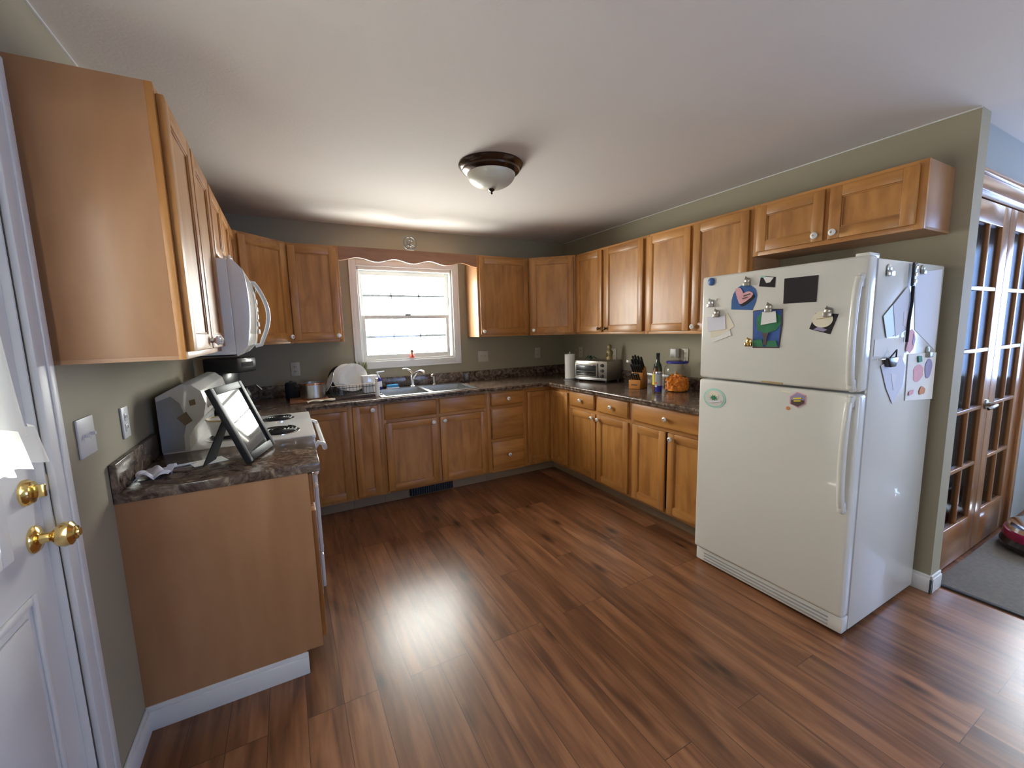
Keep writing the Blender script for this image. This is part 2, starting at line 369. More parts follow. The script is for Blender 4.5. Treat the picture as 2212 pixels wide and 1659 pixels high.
# wall carrying the double glazed doors, faces the camera side
fx0, fx1, fz1 = 3.60, 4.80, 2.045
b = MB()
for q in ((W+.115, fx0, 0, CH), (fx1, RX+.1, 0, CH), (fx0, fx1, fz1, CH)): b.box(q[0], q[1], -3.24, -3.13, q[2], q[3], 'wallg')
struct('wall_hall', b)
py0, py1, pz1 = -5.0, -3.2, 2.06; pz0 = .90
b = MB()
for q in ((py1, .02, 0, CH), (YB-.1, py0, 0, CH), (py0, py1, pz1, CH), (py0, py1, 0, pz0)): b.box(RX, RX+.12, q[0], q[1], q[2], q[3], 'wallg')
struct('wall_east', b)
struct('bright_area_panel', MB().box(RX-.014, RX-.0005, YB+.01, -3.25, 0, .88, 'trim', .003))  # made-up white panel in place of a bright area low on the wall
lx0, lx1, lz0, lz1 = 2.45, 3.75, .75, 2.05
b = MB()
for q in ((-.12, lx0, 0, CH), (lx1, RX+.1, 0, CH), (lx0, lx1, 0, lz0), (lx0, lx1, lz1, CH)): b.box(q[0], q[1], YB-.12, YB, q[2], q[3], 'wallg')
struct('wall_front', b)

b = MB(); b.box(0.0005, .006, YB+.01, -.8, CH-.006, CH-.0005, 'trim'); b.box(W-.006, W-.0005, YE, -.01, CH-.006, CH-.0005, 'trim'); struct('trim_5', b)
# kitchen window
def prof_frame(b, x0, x1, z0, z1, w, y0, y1, m, bev=.003, bottom=None):
    bo = w if bottom is None else bottom
    b.box(x0, x0+w, y0, y1, z0, z1, m, bev); b.box(x1-w, x1, y0, y1, z0, z1, m, bev)
    b.box(x0+w, x1-w, y0, y1, z1-w, z1, m, bev); b.box(x0+w, x1-w, y0, y1, z0, z0+bo, m, bev)
win = thing('window_1', 'white double-hung kitchen window above the sink', 'window', (1.6265, 0, 1.1)); win['kind'] = 'structure'; del win['label']; del win['category']
LW = local((1.6265, 0, 1.1))
def wpart(name, b, parent=win): 
    bmesh.ops.transform(b.bm, matrix=LW, verts=b.bm.verts); return part(name, b, parent)
b = MB(); c = .066
prof_frame(b, wx0-c, wx1+c, wz0-c, wz1+c, c, -.018, 0, 'trim', .004)
prof_frame(b, wx0-c, wx1+c, wz0-c, wz1+c, .014, -.024, -.01, 'trim', .003)
wpart('window_casing', b)
b = MB(); prof_frame(b, wx0, wx1, wz0, wz1, .018, 0, .12, 'wtrim', .003); 
b.box(wx0, wx1, .0, .10, wz1-.03, wz1-.012, 'wtrim', .002)
wpart('window_frame', b)
def sash(name, x0, x1, z0, z1, y0, y1, sw, top, bot):
    b = MB(); b.box(x0, x0+sw, y0, y1, z0, z1, 'wtrim', .004); b.box(x1-sw, x1, y0, y1, z0, z1, 'wtrim', .004)
    b.box(x0+sw, x1-sw, y0, y1, z1-top, z1, 'wtrim', .004); b.box(x0+sw, x1-sw, y0, y1, z0, z0+bot, 'wtrim', .004)
    s = wpart(name, b)
    b = MB(); ym = (y0+y1)/2
    b.box(x0+sw, x1-sw, ym-.003, ym+.003, z0+bot, z1-top, 'glass'); g = wpart('pane', b, s)
    b = MB(); zm = (z0+bot+z1-top)/2
    b.box(x0+sw, x1-sw, ym+.004, ym+.013, zm-.010, zm+.010, 'grey')
    for k in (1, 2):
        xm = x0+sw+(x1-x0-2*sw)*k/3
        b.box(xm-.006, xm+.006, ym+.004, ym+.012, zm-.03, zm+.03, 'grey')
    wpart('grille', b, s); return s
sash('upper_sash', wx0+.018, wx1-.018, 1.572, wz1-.02, .06, .10, .032, .05, .03)
ls = sash('lower_sash', wx0+.02, wx1-.035, wz0+.012, 1.60, .02, .06, .034, .034, .048)
b = MB(); b.box(1.60, 1.655, .012, .03, 1.598, 1.612, 'nickel', .004); b.tube([(1.628, .015, 1.61), (1.61, .01, 1.618), (1.595, .005, 1.616)], .004, 'nickel')
wpart('sash_lock', b, ls)

# exterior door in left wall
D = thing('door_1', '', '', (0, -3.04, 0)); D['kind'] = 'structure'; del D['label']; del D['category']
LD = local((0, -3.04, 0))
def dpart(name, b, parent=D):
    bmesh.ops.transform(b.bm, matrix=LD, verts=b.bm.verts); return part(name, b, parent)
sy0, sy1 = dy0+.012, dy1-.008; gy0, gy1, gz0, gz1 = -3.30, -2.80, .99, 1.90
b = MB()
for q in ((sy0, gy0, .01, 2.03), (gy1, sy1, .01, 2.03), (gy0, gy1, .01, gz0), (gy0, gy1, gz1, 2.03)): b.box(-.06, -.016, q[0], q[1], q[2], q[3], 'trim')
# embossed lower panels
for (a0, a1) in ((-3.40, -3.10), (-2.98, -2.69)):
    for (w0, w1) in ((.22, .84),):
        b.box(-.017, -.008, a0, a0+.018, w0, w1, 'trim', .004); b.box(-.017, -.008, a1-.018, a1, w0, w1, 'trim', .004)
        b.box(-.017, -.008, a0+.018, a1-.018, w0, w0+.018, 'trim', .004); b.box(-.017, -.008, a0+.018, a1-.018, w1-.018, w1, 'trim', .004)
        b.box(-.017, -.010, a0+.04, a1-.04, w0+.04, w1-.04, 'trim', .004)
dpart('door_slab', b)
b = MB()
for q in ((gy0-.03, gy0+.012, gz0-.03, gz1+.03), (gy1-.012, gy1+.03, gz0-.03, gz1+.03)): b.box(-.02, .002, *q, 'trim', .005)
for q in ((gy0+.012, gy1-.012, gz0-.03, gz0+.012), (gy0+.012, gy1-.012, gz1-.012, gz1+.03)): b.box(-.02, .002, *q, 'trim', .005)
dpart('lite_frame', b)
dpart('pane', MB().box(-.042, -.036, gy0, gy1, gz0, gz1, 'glass'))
b = MB(); cw = .075
b.box(0, .016, dy1+.004, dy1+.004+cw, 0, dz1+.07, 'trim', .004); b.box(.014, .021, dy1+.05, dy1+.004+cw, 0, dz1+.07, 'trim', .003)
b.box(0, .016, dy0-.004-cw, dy0-.004, 0, dz1+.07, 'trim', .004)
b.box(0, .016, dy0-.004, dy1+.004, dz1, dz1+.07, 'trim', .004)
b.box(-.12, .0, dy1-.006, dy1+.004, 0, dz1, 'trim'); b.box(-.12, .0, dy0-.004, dy0+.006, 0, dz1, 'trim'); b.box(-.12, 0, dy0, dy1, dz1-.006, dz1, 'trim')
struct('trim_1', b)
RX90 = Matrix.Rotation(PI/2, 4, 'Y')
def onx(b_, c):  # lathe axis z -> +x at c
    return Matrix.Translation(c) @ RX90
kc = (-.016, -2.648, .958)
b = MB(); b.lathe([(0, 0), (.034, 0), (.034, .004), (.028, .010), (.014, .014), (.012, .030), (.016, .036), (.027, .044), (.031, .056), (.029, .068), (.018, .075), (.017, .078), (.010, .080), (.010, .084), (0, .084)], 'brass', X=onx(b, kc))
dpart('door_knob', b)
kc = (-.016, -2.652, 1.078)
b = MB(); b.lathe([(0, 0), (.032, 0), (.032, .006), (.026, .016), (.012, .018), (0, .018)], 'brass', X=onx(b, kc)); b.box(.0, .022, -2.656, -2.648, 1.062, 1.094, 'brass', .003)
dpart('deadbolt', b)
b = MB(); b.box(-.012, .0005, -2.585, -2.582, 1.06, 1.10, 'brass'); b.box(-.012, .0005, -2.585, -2.582, .92, .99, 'brass'); dpart('strike_plate', b)

def curtain():
    b = MB()
    def f(u, v):   # u along y, v down
        fl = .025*v**3
        y = -3.34+(.565+fl*1.8)*u - fl*.6
        x = .022+.011*math.sin(u*46)+.004*math.sin(u*17+2)+.012*v*v
        z = 1.98-.76*v-.012*math.sin(u*30)*(v > .97)
        return (x, y, z)
    b.grid(f, 90, 16, 'lace')
    def g(u, v):
        y = -3.345+.635*u; x = .036+.015*math.sin(u*60)+.014*v
        return (x, y, 1.26-.085*v-.012*abs(math.sin(u*34)))
    b.grid(g, 110, 4, 'lace')
    return b
cur = thing('door_curtain', 'sheer white ruffled curtain hanging over the glass of the white door', 'curtain', (0, 0, 0))
part('cloth', curtain(), cur)
b = MB(); b.tube([(.02, -3.36, 1.985), (.02, -2.76, 1.985)], .006, 'trim'); part('rod', b, cur)

# baseboards
def baseboard(b, x0, x1, y0, y1, ax):
    h = .095
    b.box(x0, x1, y0, y1, 0, h-.018, 'trim', .002)
    if ax == 'y':   # runs along y, faces +x or -x
        s = .006
        xa, xb = (x0, x1-s) if x0 < 1 else (x0+s, x1)
        b.box(xa, xb, y0, y1, h-.02, h, 'trim', .003)
    else:
        b.box(x0, x1, y0+.006, y1, h-.02, h, 'trim', .003)
b = MB(); baseboard(b, 0, .013, -2.505, -2.205, 'y'); struct('baseboard_left', b)
b = MB(); baseboard(b, 0.0, .54, -2.208, -2.1945, 'x'); struct('trim_2', b)
b = MB(); baseboard(b, W-.013, W, YE-.013, -.9, 'y'); b.box(W-.013, W+.115, YE-.013, YE, 0, .077, 'trim', .002); b.box(W-.007, W+.115, YE-.009, YE, .075, .095, 'trim', .003); struct('baseboard_right', b)

# glazed interior doors
b = MB()
b.box(fx0-.02, fx0+.004, -3.245, -3.13, 0, fz1, 'doorw'); b.box(fx1-.004, fx1+.02, -3.245, -3.13, 0, fz1, 'doorw'); b.box(fx0, fx1, -3.245, -3.13, fz1-.004, fz1+.02, 'doorh')
b.box(fx0-.075, fx0-.005, -3.262, -3.24, 0, fz1+.02, 'doorw', .004); b.box(fx1+.005, fx1+.075, -3.262, -3.24, 0, fz1+.02, 'doorw', .004)
b.box(fx0-.075, fx1+.075, -3.262, -3.24, fz1+.02, fz1+.09, 'doorh', .004); b.box(fx0-.085, fx1+.085, -3.275, -3.24, fz1+.09, fz1+.115, 'doorh', .008)
struct('trim_3', b)
def french(name, x0, x1, hinge):
    F = thing(name, '', '', ((x0+x1)/2, -3.225, 0)); F['kind'] = 'structure'; del F['label']; del F['category']
    L = local(((x0+x1)/2, -3.225, 0))
    def fp(n, b, p=F):
        bmesh.ops.transform(b.bm, matrix=L, verts=b.bm.verts); return part(n, b, p)
    st = .105; y0, y1 = -3.243, -3.208; zb, zt = .25, 1.925
    b = MB(); b.box(x0, x0+st, y0, y1, .012, 2.035, 'doorw', .003); b.box(x1-st, x1, y0, y1, .012, 2.035, 'doorw', .003)
    b.box(x0+st, x1-st, y0, y1, zt, 2.035, 'doorh', .003); b.box(x0+st, x1-st, y0, y1, .012, zb, 'doorh', .003)
    fp('door_frame', b)
    b = MB(); xm = (x0+x1)/2
    b.box(xm-.011, xm+.011, y0+.002, y1-.002, zb, zt, 'doorw', .004)
    for k in range(1, 5):
        z = zb+(zt-zb)*k/5; b.box(x0+st, x1-st, y0+.001, y1-.001, z-.011, z+.011, 'doorh', .004)
    fp('muntins', b)
    fp('pane', MB().box(x0+st, x1-st, -3.228, -3.223, zb, zt, 'dglass'))
    hx = x1-.045 if hinge == 'l' else x0+.045
    if hinge == 'l':
        b = MB(); b.lathe([(0, 0), (.03, 0), (.028, .008), (.012, .012), (.010, .05), (0, .05)], 'nickel', X=Matrix.Translation((hx, y0, .93)) @ Matrix.Rotation(PI/2, 4, 'X'))
        b.tube([(hx, y0-.045, .93), (hx-.03, y0-.05, .932), (hx-.10, y0-.048, .926), (hx-.115, y0-.04, .92)], .0085, 'nickel')
        fp('door_handle', b)
    return F
french('door_2', fx0+.006, fx0+.597, 'l'); french('door_3', fx0+.603, fx1-.006, 'r')

# windows beside and behind the camera; unseen living room one sized for its light
def glaz(name, loc, rotz, w, z0, z1, n):
    P_ = thing(name, '', '', loc, rotz); P_['kind'] = 'structure'; del P_['label']; del P_['category']
    b = MB(); prof_frame(b, -w/2, w/2, z0, z1, .06, .0, .09, 'wtrim', .004)
    for k in range(1, n): b.box(-w/2+w*k/n-.04, -w/2+w*k/n+.04, .01, .08, z0+.06, z1-.06, 'wtrim', .004)
    part('window_frame', b, P_); part('pane', MB().box(-w/2+.06, w/2-.06, .042, .048, z0+.06, z1-.06, 'glass'), P_)
glaz('window_2', (RX, -4.1, 0), -PI/2, 1.8, pz0, pz1, 2)
glaz('window_3', (3.1, YB, 0), PI, 1.3, lz0, lz1, 2)

# ---------------------------------------------------------------- cabinets
def knob(x, y, z, parent, style='white'):
    """porcelain knob pointing to local -y"""
    b = MB(); X = Matrix.Translation((x, y, z)) @ Matrix.Rotation(PI/2, 4, 'X')
    if style == 'dark': b.lathe([(0, 0), (.008, 0), (.007, .012), (.014, .018), (.015, .024), (.009, .029), (0, .029)], 'bronze', X=X, seg=20)
    else:
        b.lathe([(0, 0), (.009, 0), (.007, .010), (.009, .013)], 'chrome', X=X, seg=20)
        b.lathe([(.009, .012), (.0165, .018), (.0175, .024), (.012, .030), (.006, .0315)], 'porc', X=X, seg=24)
        b.lathe([(.006, .031), (.0055, .033), (0, .0335)], 'chrome', X=X, seg=16)
    return part('knob', b, parent)
def door(b, x0, x1, z0, z1, y, fr=.055, th=.019):
    """recessed-panel oak door, front at y-th"""
    f = y-th
    b.box(x0, x0+fr, f, y, z0, z1, 'wv', .003); b.box(x1-fr, x1, f, y, z0, z1, 'wv', .003)
    b.box(x0+fr-.001, x1-fr+.001, f+.0004, y, z1-fr, z1, 'wh', .003); b.box(x0+fr-.001, x1-fr+.001, f+.0004, y, z0, z0+fr, 'wh', .003)
    b.box(x0+fr-.002, x1-fr+.002, f+.009, y-.002, z0+fr-.002, z1-fr+.002, 'wv')
    # bead around the panel
    r = .006
    b.box(x0+fr, x0+fr+r, f+.004, f+.010, z0+fr, z1-fr, 'wv', .002); b.box(x1-fr-r, x1-fr, f+.004, f+.010, z0+fr, z1-fr, 'wv', .002)
    b.box(x0+fr, x1-fr, f+.004, f+.010, z1-fr-r, z1-fr, 'wh', .002); b.box(x0+fr, x1-fr, f+.004, f+.010, z0+fr, z0+fr+r, 'wh', .002)
def drawer_front(b, x0, x1, z0, z1, y, th=.019):
    b.box(x0, x1, y-th*.6, y, z0, z1, 'wh', .002); b.box(x0+.004, x1-.004, y-th, y-th*.5, z0+.004, z1-.004, 'wh', .006)

UPD = .305   # carcass depth of wall cabinets incl face frame
def wall_cab(label, loc, rotz, w, z0, z1, doors, depth=.298, group='oak wall cabinets', side='veneer'):
    """doors: (x0, x1, knobx or None, knob style); local x along the face, wall at y=0, face at y=-depth"""
    t = thing('wall_cabinet', label, 'wall cabinet', (loc[0], loc[1], z0), rotz, group)
    h = z1-z0
    b = MB(); b.box(0.001, w-.001, -depth+.018, -.001, 0.012, h, side, .001); b.box(.001, w-.001, -depth+.018, -.001, 0, .012, side)
    part('carcass', b, t)
    b = MB(); s = .034
    b.box(0, s, -depth, -depth+.019, 0, h, 'wv', .001); b.box(w-s, w, -depth, -depth+.019, 0, h, 'wv', .001)
    b.box(s, w-s, -depth+.0003, -depth+.019, h-s, h, 'wh', .001); b.box(s, w-s, -depth+.0003, -depth+.019, 0, s, 'wh', .001)
    for k in range(len(doors)-1):
        xm = (doors[k][1]+doors[k+1][0])/2; b.box(xm-.022, xm+.022, -depth+.0006, -depth+.019, s, h-s, 'wv')
    b.box(s, w-s, -depth+.015, -depth+.018, s, h-s, 'dark')
    part('face_frame', b, t)
    for d in doors:
        b = MB(); door(b, d[0], d[1], .022, h-.02, -depth); o = part('door', b, t)
        if d[2] is not None: knob(d[2], -depth-.019, .022+.03, o, d[3] if len(d) > 3 else 'white')
    return t
UT, UB = 2.1477, 1.372
def diag(label, cx, cy, sx, zb, zt, a, c, knobside, group='oak wall cabinets'):
    """corner wall cabinet with angled door. a: length along back wall, c: length along side wall"""
    t = thing('wall_cabinet', label, 'corner wall cabinet', (cx, cy, zb), 0, group)
    h = zt-zb; d = .298
    pts = [(0, 0), (sx*a, 0), (sx*a, -d), (sx*d, -c), (0, -c)]
    pts = [(p[0]+(.001*sx if p[0] == 0 else 0), p[1]-(.001 if p[1] == 0 else 0)) for p in pts]
    b = MB(); b.prism(pts, 0, h, 'veneer', 'z'); part('carcass', b, t)
    A = Vector((sx*a, -d, 0)); B = Vector((sx*d, -c, 0))
    if sx > 0: A, B = B, A      # local x from viewer-left to viewer-right
    u = (B-A); Lh = u.length; ang = math.atan2(u.y, u.x)
    X = Matrix.Translation(A) @ Matrix.Rotation(ang, 4, 'Z')
    b = MB(); s = .034
    b.box(0, s, -.019, 0, 0, h, 'wv', .001, X); b.box(Lh-s, Lh, -.019, 0, 0, h, 'wv', .001, X)
    b.box(s, Lh-s, -.019, 0, h-s, h, 'wh', .001, X); b.box(s, Lh-s, -.019, 0, 0, s, 'wh', .001, X); b.box(s, Lh-s, -.006, -.003, s, h-s, 'dark', 0, X)
    part('face_frame', b, t)
    b = MB(); door(b, .022, Lh-.022, .022, h-.02, -.019); bmesh.ops.transform(b.bm, matrix=X, verts=b.bm.verts)
    o = part('door', b, t)
    kx = Lh-.05 if knobside == 'r' else .05
    kb = knob(kx, -.038, .052, o); kb.data.transform(X)
    return t
diag('oak corner wall cabinet with angled door, above the dark corner left of the window', 0, 0, 1, UB, UT, .61, .61, 'r')
wall_cab('single-door oak wall cabinet just left of the window', (.61, 0), 0, .389, UB, UT, [(.02, .37, .345)])
wall_cab('single-door oak wall cabinet just right of the window', (2.2271, 0), 0, W-.6428-2.2271, UB, UT, [(.02, W-.6428-2.2271-.02, .045)])
diag('oak corner wall cabinet with angled door, right of the window', W, 0, -1, UB, UT, .6428, .6275, 'l')
wr = -PI/2
wall_cab('two-door oak wall cabinet with dark knobs above the toaster oven', (W, -.6275), wr, .9217, UB, UT, [(.02, .40, .375, 'dark'), (.44, .90, .465, 'dark')])
wall_cab('two-door oak wall cabinet left of the short one over the fridge', (W, -1.5492), wr, .8709, UB, UT, [(.02, .425, None), (.45, .85, .475)])
wall_cab('short two-door oak wall cabinet mounted above the white fridge', (W, -2.4201), wr, .7939, 1.8442, UT, [(.03, .39, .36), (.415, .765, .445)])
wl = PI/2
wall_cab('narrow oak wall cabinet between the microwave and the left corner', (0, -.914), wl, .304, UB, UT, [(.02, .284, .26)])
wall_cab('short two-door oak wall cabinet above the microwave', (0, -1.676), wl, .762, 1.80, UT, [(.02, .37, .34), (.392, .742, .422)])
wall_cab('large oak wall cabinet beside the white door, plain side towards the room', (0, -2.4758), wl, .7998, UB, UT, [(.02, .388, .36), (.412, .78, .44)])

# valance over the window
pts = []; x0v, x1v = .999, 2.2271; zv = UB
n = 96
low = [(x0v+(x1v-x0v)*k/n, 2.0495+.0145*math.cos(2*PI*4*(k/n)-PI*1.0)*(1) + (-.012 if False else 0)) for k in range(n+1)]
pts = [(x0v, UT)] + low + [(x1v, UT)]
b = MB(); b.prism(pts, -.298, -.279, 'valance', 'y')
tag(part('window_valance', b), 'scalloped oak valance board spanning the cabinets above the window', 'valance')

# base cabinets
BD = .60; TK = .10; BZ = .876
def base_cab(label, loc, rotz, w, doors=(), drawers=(), depth=BD, name='base_cabinet', left_end=False, group='oak base cabinets', stiles=(), hole=None):
    t = thing(name, label, 'base cabinet', (loc[0], loc[1], 0), rotz, group)
    b = MB()
    if hole:   # hollow under the sink
        b.box(.001, .018, -depth+.018, -.002, TK, BZ-.002, 'veneer'); b.box(w-.018, w-.001, -depth+.018, -.002, TK, BZ-.002, 'veneer'); b.box(.018, w-.018, -depth+.018, -.002, TK, TK+.018, 'veneer')
    else: b.box(.001, w-.001, -depth+.018, -.002, TK, BZ-.002, 'veneer', .001)
    part('carcass', b, t)
    b = MB(); b.box(.001, w-.001, -depth+.075, -depth+.09, 0.001, TK, 'toe'); part('toe_kick', b, t)
    b = MB(); s = .034
    b.box(0, s, -depth, -depth+.019, TK, BZ-.001, 'wv', .001); b.box(w-s, w, -depth, -depth+.019, TK, BZ-.001, 'wv', .001)
    b.box(s, w-s, -depth+.0003, -depth+.019, BZ-.04, BZ-.001, 'wh', .001); b.box(s, w-s, -depth+.0003, -depth+.019, TK, TK+.036, 'wh', .001)
    for xm in stiles: b.box(xm-.02, xm+.02, -depth+.0006, -depth+.019, TK, BZ-.001, 'wv')
    b.box(s, w-s, -depth+.015, -depth+.018, TK+.03, BZ-.03, 'dark')
    zs = sorted(set([d[2] for d in drawers]))
    for z in zs: b.box(s, w-s, -depth+.001, -depth+.017, z-.028, z+.004, 'wh')
    part('face_frame', b, t)
    for d in doors:
        b = MB(); door(b, d[0], d[1], d[2], d[3], -depth); o = part('door', b, t)
        if d[4] is not None: knob(d[4], -depth-.019, d[3]-.035, o)
    for d in drawers:
        b = MB(); drawer_front(b, d[0], d[1], d[2], d[3], -depth); o = part('drawer', b, t)
        if d[4]: knob((d[0]+d[1])/2, -depth-.019, (d[2]+d[3])/2, o)
    return t
DZ0, DZ1 = TK+.022, .862
# corner units (L shaped, bi-fold doors)
def corner_base(label, cx, sx, la, lb):
    """la: reach along the back wall, lb: reach along the side wall"""
    t = thing('base_cabinet', label, 'corner base cabinet', (cx, 0, 0), 0, 'oak base cabinets')
    e = .002
    pts = [(sx*e, -e), (sx*(la-.001), -e), (sx*(la-.001), -BD), (sx*BD, -BD), (sx*BD, -lb+.001), (sx*e, -lb+.001)]
    b = MB(); b.prism(pts, TK, BZ-.002, 'wv', 'z'); part('carcass', b, t)
    k = BD-.075
    b = MB(); b.box(*sorted((sx*k, sx*(la-.001))), -k-.0, -k+.015, .001, TK, 'toe'); b.box(*sorted((sx*(k-.015), sx*k)), -lb+.001, -k+.015, .001, TK, 'toe'); part('toe_kick', b, t)
    b = MB(); x0, x1 = sorted((sx*(BD+.004), sx*(la-.012)))
    door(b, x0+(.019 if sx > 0 else 0), x1-(.0 if sx > 0 else .019), TK+.03, .835, -BD, fr=.05); part('door', b, t)
    b = MB(); wdt = lb-BD-.016
    door(b, 0, wdt, TK+.03, .835, 0, fr=.05)
    if sx < 0: X = Matrix.Translation((sx*BD, -BD-.004, 0)) @ Matrix.Rotation(-PI/2, 4, 'Z')
    else: X = Matrix.Translation((sx*BD, -BD-.004-wdt, 0)) @ Matrix.Rotation(PI/2, 4, 'Z')
    bmesh.ops.transform(b.bm, matrix=X, verts=b.bm.verts); part('door', b, t)
    return t
corner_base('oak corner base cabinet in the left corner, behind the stove', 0, 1, .95, .912)
corner_base('oak corner base cabinet with folding door in the right corner', W, -1, W-2.56, .914)
base_cab('narrow one-door oak base cabinet with top knob, left of the sink cabinet', (.95, 0), 0, .252, doors=[(.03, .222, DZ0, DZ1, .18)])
base_cab('wide oak sink cabinet with two doors under the stainless sink', (1.202, 0), 0, .95, doors=[(.022, .462, DZ0, .70, .425), (.488, .928, DZ0, .70, .525)], drawers=[(.022, .462, .728, DZ1, False), (.488, .928, .728, DZ1, False)], stiles=(.475,), hole=True)
base_cab('oak three-drawer base cabinet right of the sink', (2.152, 0), 0, .408, drawers=[(.035, .373, .735, DZ1, True), (.035, .373, .42, .71, False), (.035, .373, DZ0, .395, True)])
base_cab('oak base cabinet with two drawers over two doors, under the toaster oven', (W, -.914), wr, .80, doors=[(.02, .39, DZ0, .70, .36), (.41, .78, DZ0, .70, .44)], drawers=[(.02, .375, .728, DZ1, True), (.415, .78, .728, DZ1, True)], stiles=(.40,))
base_cab('oak base cabinet with one wide drawer over two doors, beside the fridge', (W, -1.714), wr, .70, doors=[(.03, .34, DZ0, .70, None), (.365, .67, DZ0, .70, .40)], drawers=[(.03, .67, .728, DZ1, True)])
nc = base_cab('oak base cabinet at the near end of the stove, plain side panel facing the room', (0, -2.1944), wl, .516, doors=[(.025, .49, DZ0, .70, .45)], drawers=[(.025, .49, .728, DZ1, True)])
b = MB(); b.prism([(0.0, 0.003), (.535, .003), (.535, .10), (.6, .10), (.6, BZ-.001), (0.0, BZ-.001)], -.002, .0, 'veneer', 'x', X=Matrix.Rotation(-PI/2, 4, 'Z') if False else None)
# plain end panel: local x=0 face of near cabinet (towards the camera)
for v in b.bm.verts: v.co = Vector((v.co.x, -v.co.y, v.co.z))
part('end_panel', b, nc)
# floor register in the toe kick
b = MB(); b.box(1.413, 1.805, -.545, -.5255, .012, .092, 'blackm', .002)
for k in range(18): b.box(1.425+k*.0208, 1.432+k*.0208, -.55, -.544, .02, .084, 'black')
tag(part('floor_register', b), 'black slotted heating register in the toe kick under the sink cabinet', 'vent')

# ---------------------------------------------------------------- worktops
CD, CZ0, CZ1 = .648, .876, .914
SX0, SX1, SY0, SY1 = 1.225, 2.07, -.59, -.065     # sink cut-out
b = MB()
b.prism([(0.002, -.002), (0.002, -.912), (CD, -.912), (CD, -CD), (SX0, -CD), (SX0, -.002)], CZ0, CZ1, 'stone', 'z')
b.box(SX0, SX1, -CD, SY0, CZ0, CZ1, 'stone'); b.box(SX0, SX1, SY1, -.002, CZ0, CZ1, 'stone')
b.prism([(SX1, -.002), (SX1, -CD), (W-CD, -CD), (W-CD, -2.41), (W-.002, -2.41), (W-.002, -.002)], CZ0, CZ1, 'stone', 'z')
# rolled front edge
b.tube([(SX0, -CD+.004, CZ1-.012), (W-CD+.004, -CD+.004, CZ1-.012), (W-CD+.004, -2.41, CZ1-.012)], .0125, 'stone', 12)
b.tube([(CD-.004, -.912, CZ1-.012), (CD-.004, -CD+.004, CZ1-.012), (SX0, -CD+.004, CZ1-.012)], .0125, 'stone', 12)
top = thing('countertop', 'long U-shaped brown stone-look countertop along the window wall and right wall', 'countertop', (0, 0, 0))
part('worktop', b, top)
b = MB(); sh = 1.016
b.box(.002, W-.002, -.020, -.002, CZ1, sh, 'stone', .003); b.box(.002, .020, -.912, -.02, CZ1, sh, 'stone', .003); b.box(W-.020, W-.002, -2.41, -.02, CZ1, sh, 'stone', .003)
part('backsplash', b, top)
nt_ = thing('countertop', 'short brown stone-look countertop holding the leaning picture frame', 'countertop', (0, 0, 0))
b = MB(); b.box(.002, CD, -2.204, -1.68, CZ0, CZ1, 'stone', .004); part('worktop', b, nt_)
b = MB(); b.box(.002, .022, -2.204, -1.68, CZ1, sh, 'stone', .003); part('backsplash', b, nt_)

# ---------------------------------------------------------------- sink and taps
sk = thing('double_sink', 'stainless steel double-bowl sink set in the counter under the window', 'sink', (1.6475, -.33, CZ1))
LS = local((1.6475, -.33, CZ1))
def spart(n, b, p=sk):
    bmesh.ops.transform(b.bm, matrix=LS, verts=b.bm.verts); return part(n, b, p)
b = MB(); rz0, rz1 = CZ1+.0005, CZ1+.006
xm = 1.6475; bw = .018; bx = [(SX0+.03, xm-bw), (xm+bw, SX1-.03)]; by0, by1 = SY0+.03, -.165
b.box(SX0-.015, SX1+.015, SY0-.012, by0, rz0, rz1, 'steel', .002); b.box(SX0-.015, SX1+.015, by1, SY1+.012, rz0, rz1, 'steel', .002)
b.box(SX0-.015, bx[0][0], by0, by1, rz0, rz1, 'steel', .002); b.box(bx[1][1], SX1+.015, by0, by1, rz0, rz1, 'steel', .002); b.box(bx[0][1], bx[1][0], by0, by1, rz0, rz1, 'steel', .002)
spart('rim', b)
for (a0, a1) in bx:
    b = MB(); zb = CZ1-.17; t_ = .003
    b.box(a0, a1, by0, by1, zb-t_, zb, 'steel'); b.box(a0-t_, a0, by0, by1, zb, rz1-.001, 'steel'); b.box(a1, a1+t_, by0, by1, zb, rz1-.001, 'steel')
    b.box(a0, a1, by0-t_, by0, zb, rz1-.001, 'steel'); b.box(a0, a1, by1, by1+t_, zb, rz1-.001, 'steel')
    b.lathe([(0, .001), (.035, .001), (.04, .003)], 'chrome', c=((a0+a1)/2, (by0+by1)/2, zb))
    spart('bowl', b)
fa = thing('faucet', 'brushed single-lever kitchen faucet behind the sink', 'faucet', (1.60, -.11, rz1+.0004))
b = MB(); b.lathe([(0, 0), (.034, 0), (.034, .008), (.024, .014), (.021, .06), (.023, .10), (.018, .13), (.012, .14), (0, .141)], 'chrome'); part('faucet_body', b, fa)
b = MB(); b.tube([(0, 0, .07), (.012, -.03, .11), (.03, -.09, .145), (.05, -.15, .158), (.058, -.185, .150), (.06, -.195, .135)], [.017, .016, .014, .013, .0125, .012], 'chrome', 12); part('spout', b, fa)
b = MB(); b.tube([(0, 0, .13), (-.02, -.01, .155), (-.06, -.02, .175), (-.095, -.025, .172)], [.014, .011, .009, .007], 'chrome', 12); part('lever', b, fa)
sp = thing('side_sprayer', 'chrome side sprayer standing right of the faucet', 'sprayer', (1.815, -.105, rz1+.0004))
b = MB(); b.lathe([(0, 0), (.024, 0), (.022, .008), (.014, .012), (.013, .05), (.016, .07), (.017, .095), (0, .1)], 'chrome'); b.tube([(0, 0, .09), (-.02, -.02, .098), (-.032, -.03, .092)], [.016, .014, .012], 'chrome'); part('sprayer_head', b, sp)

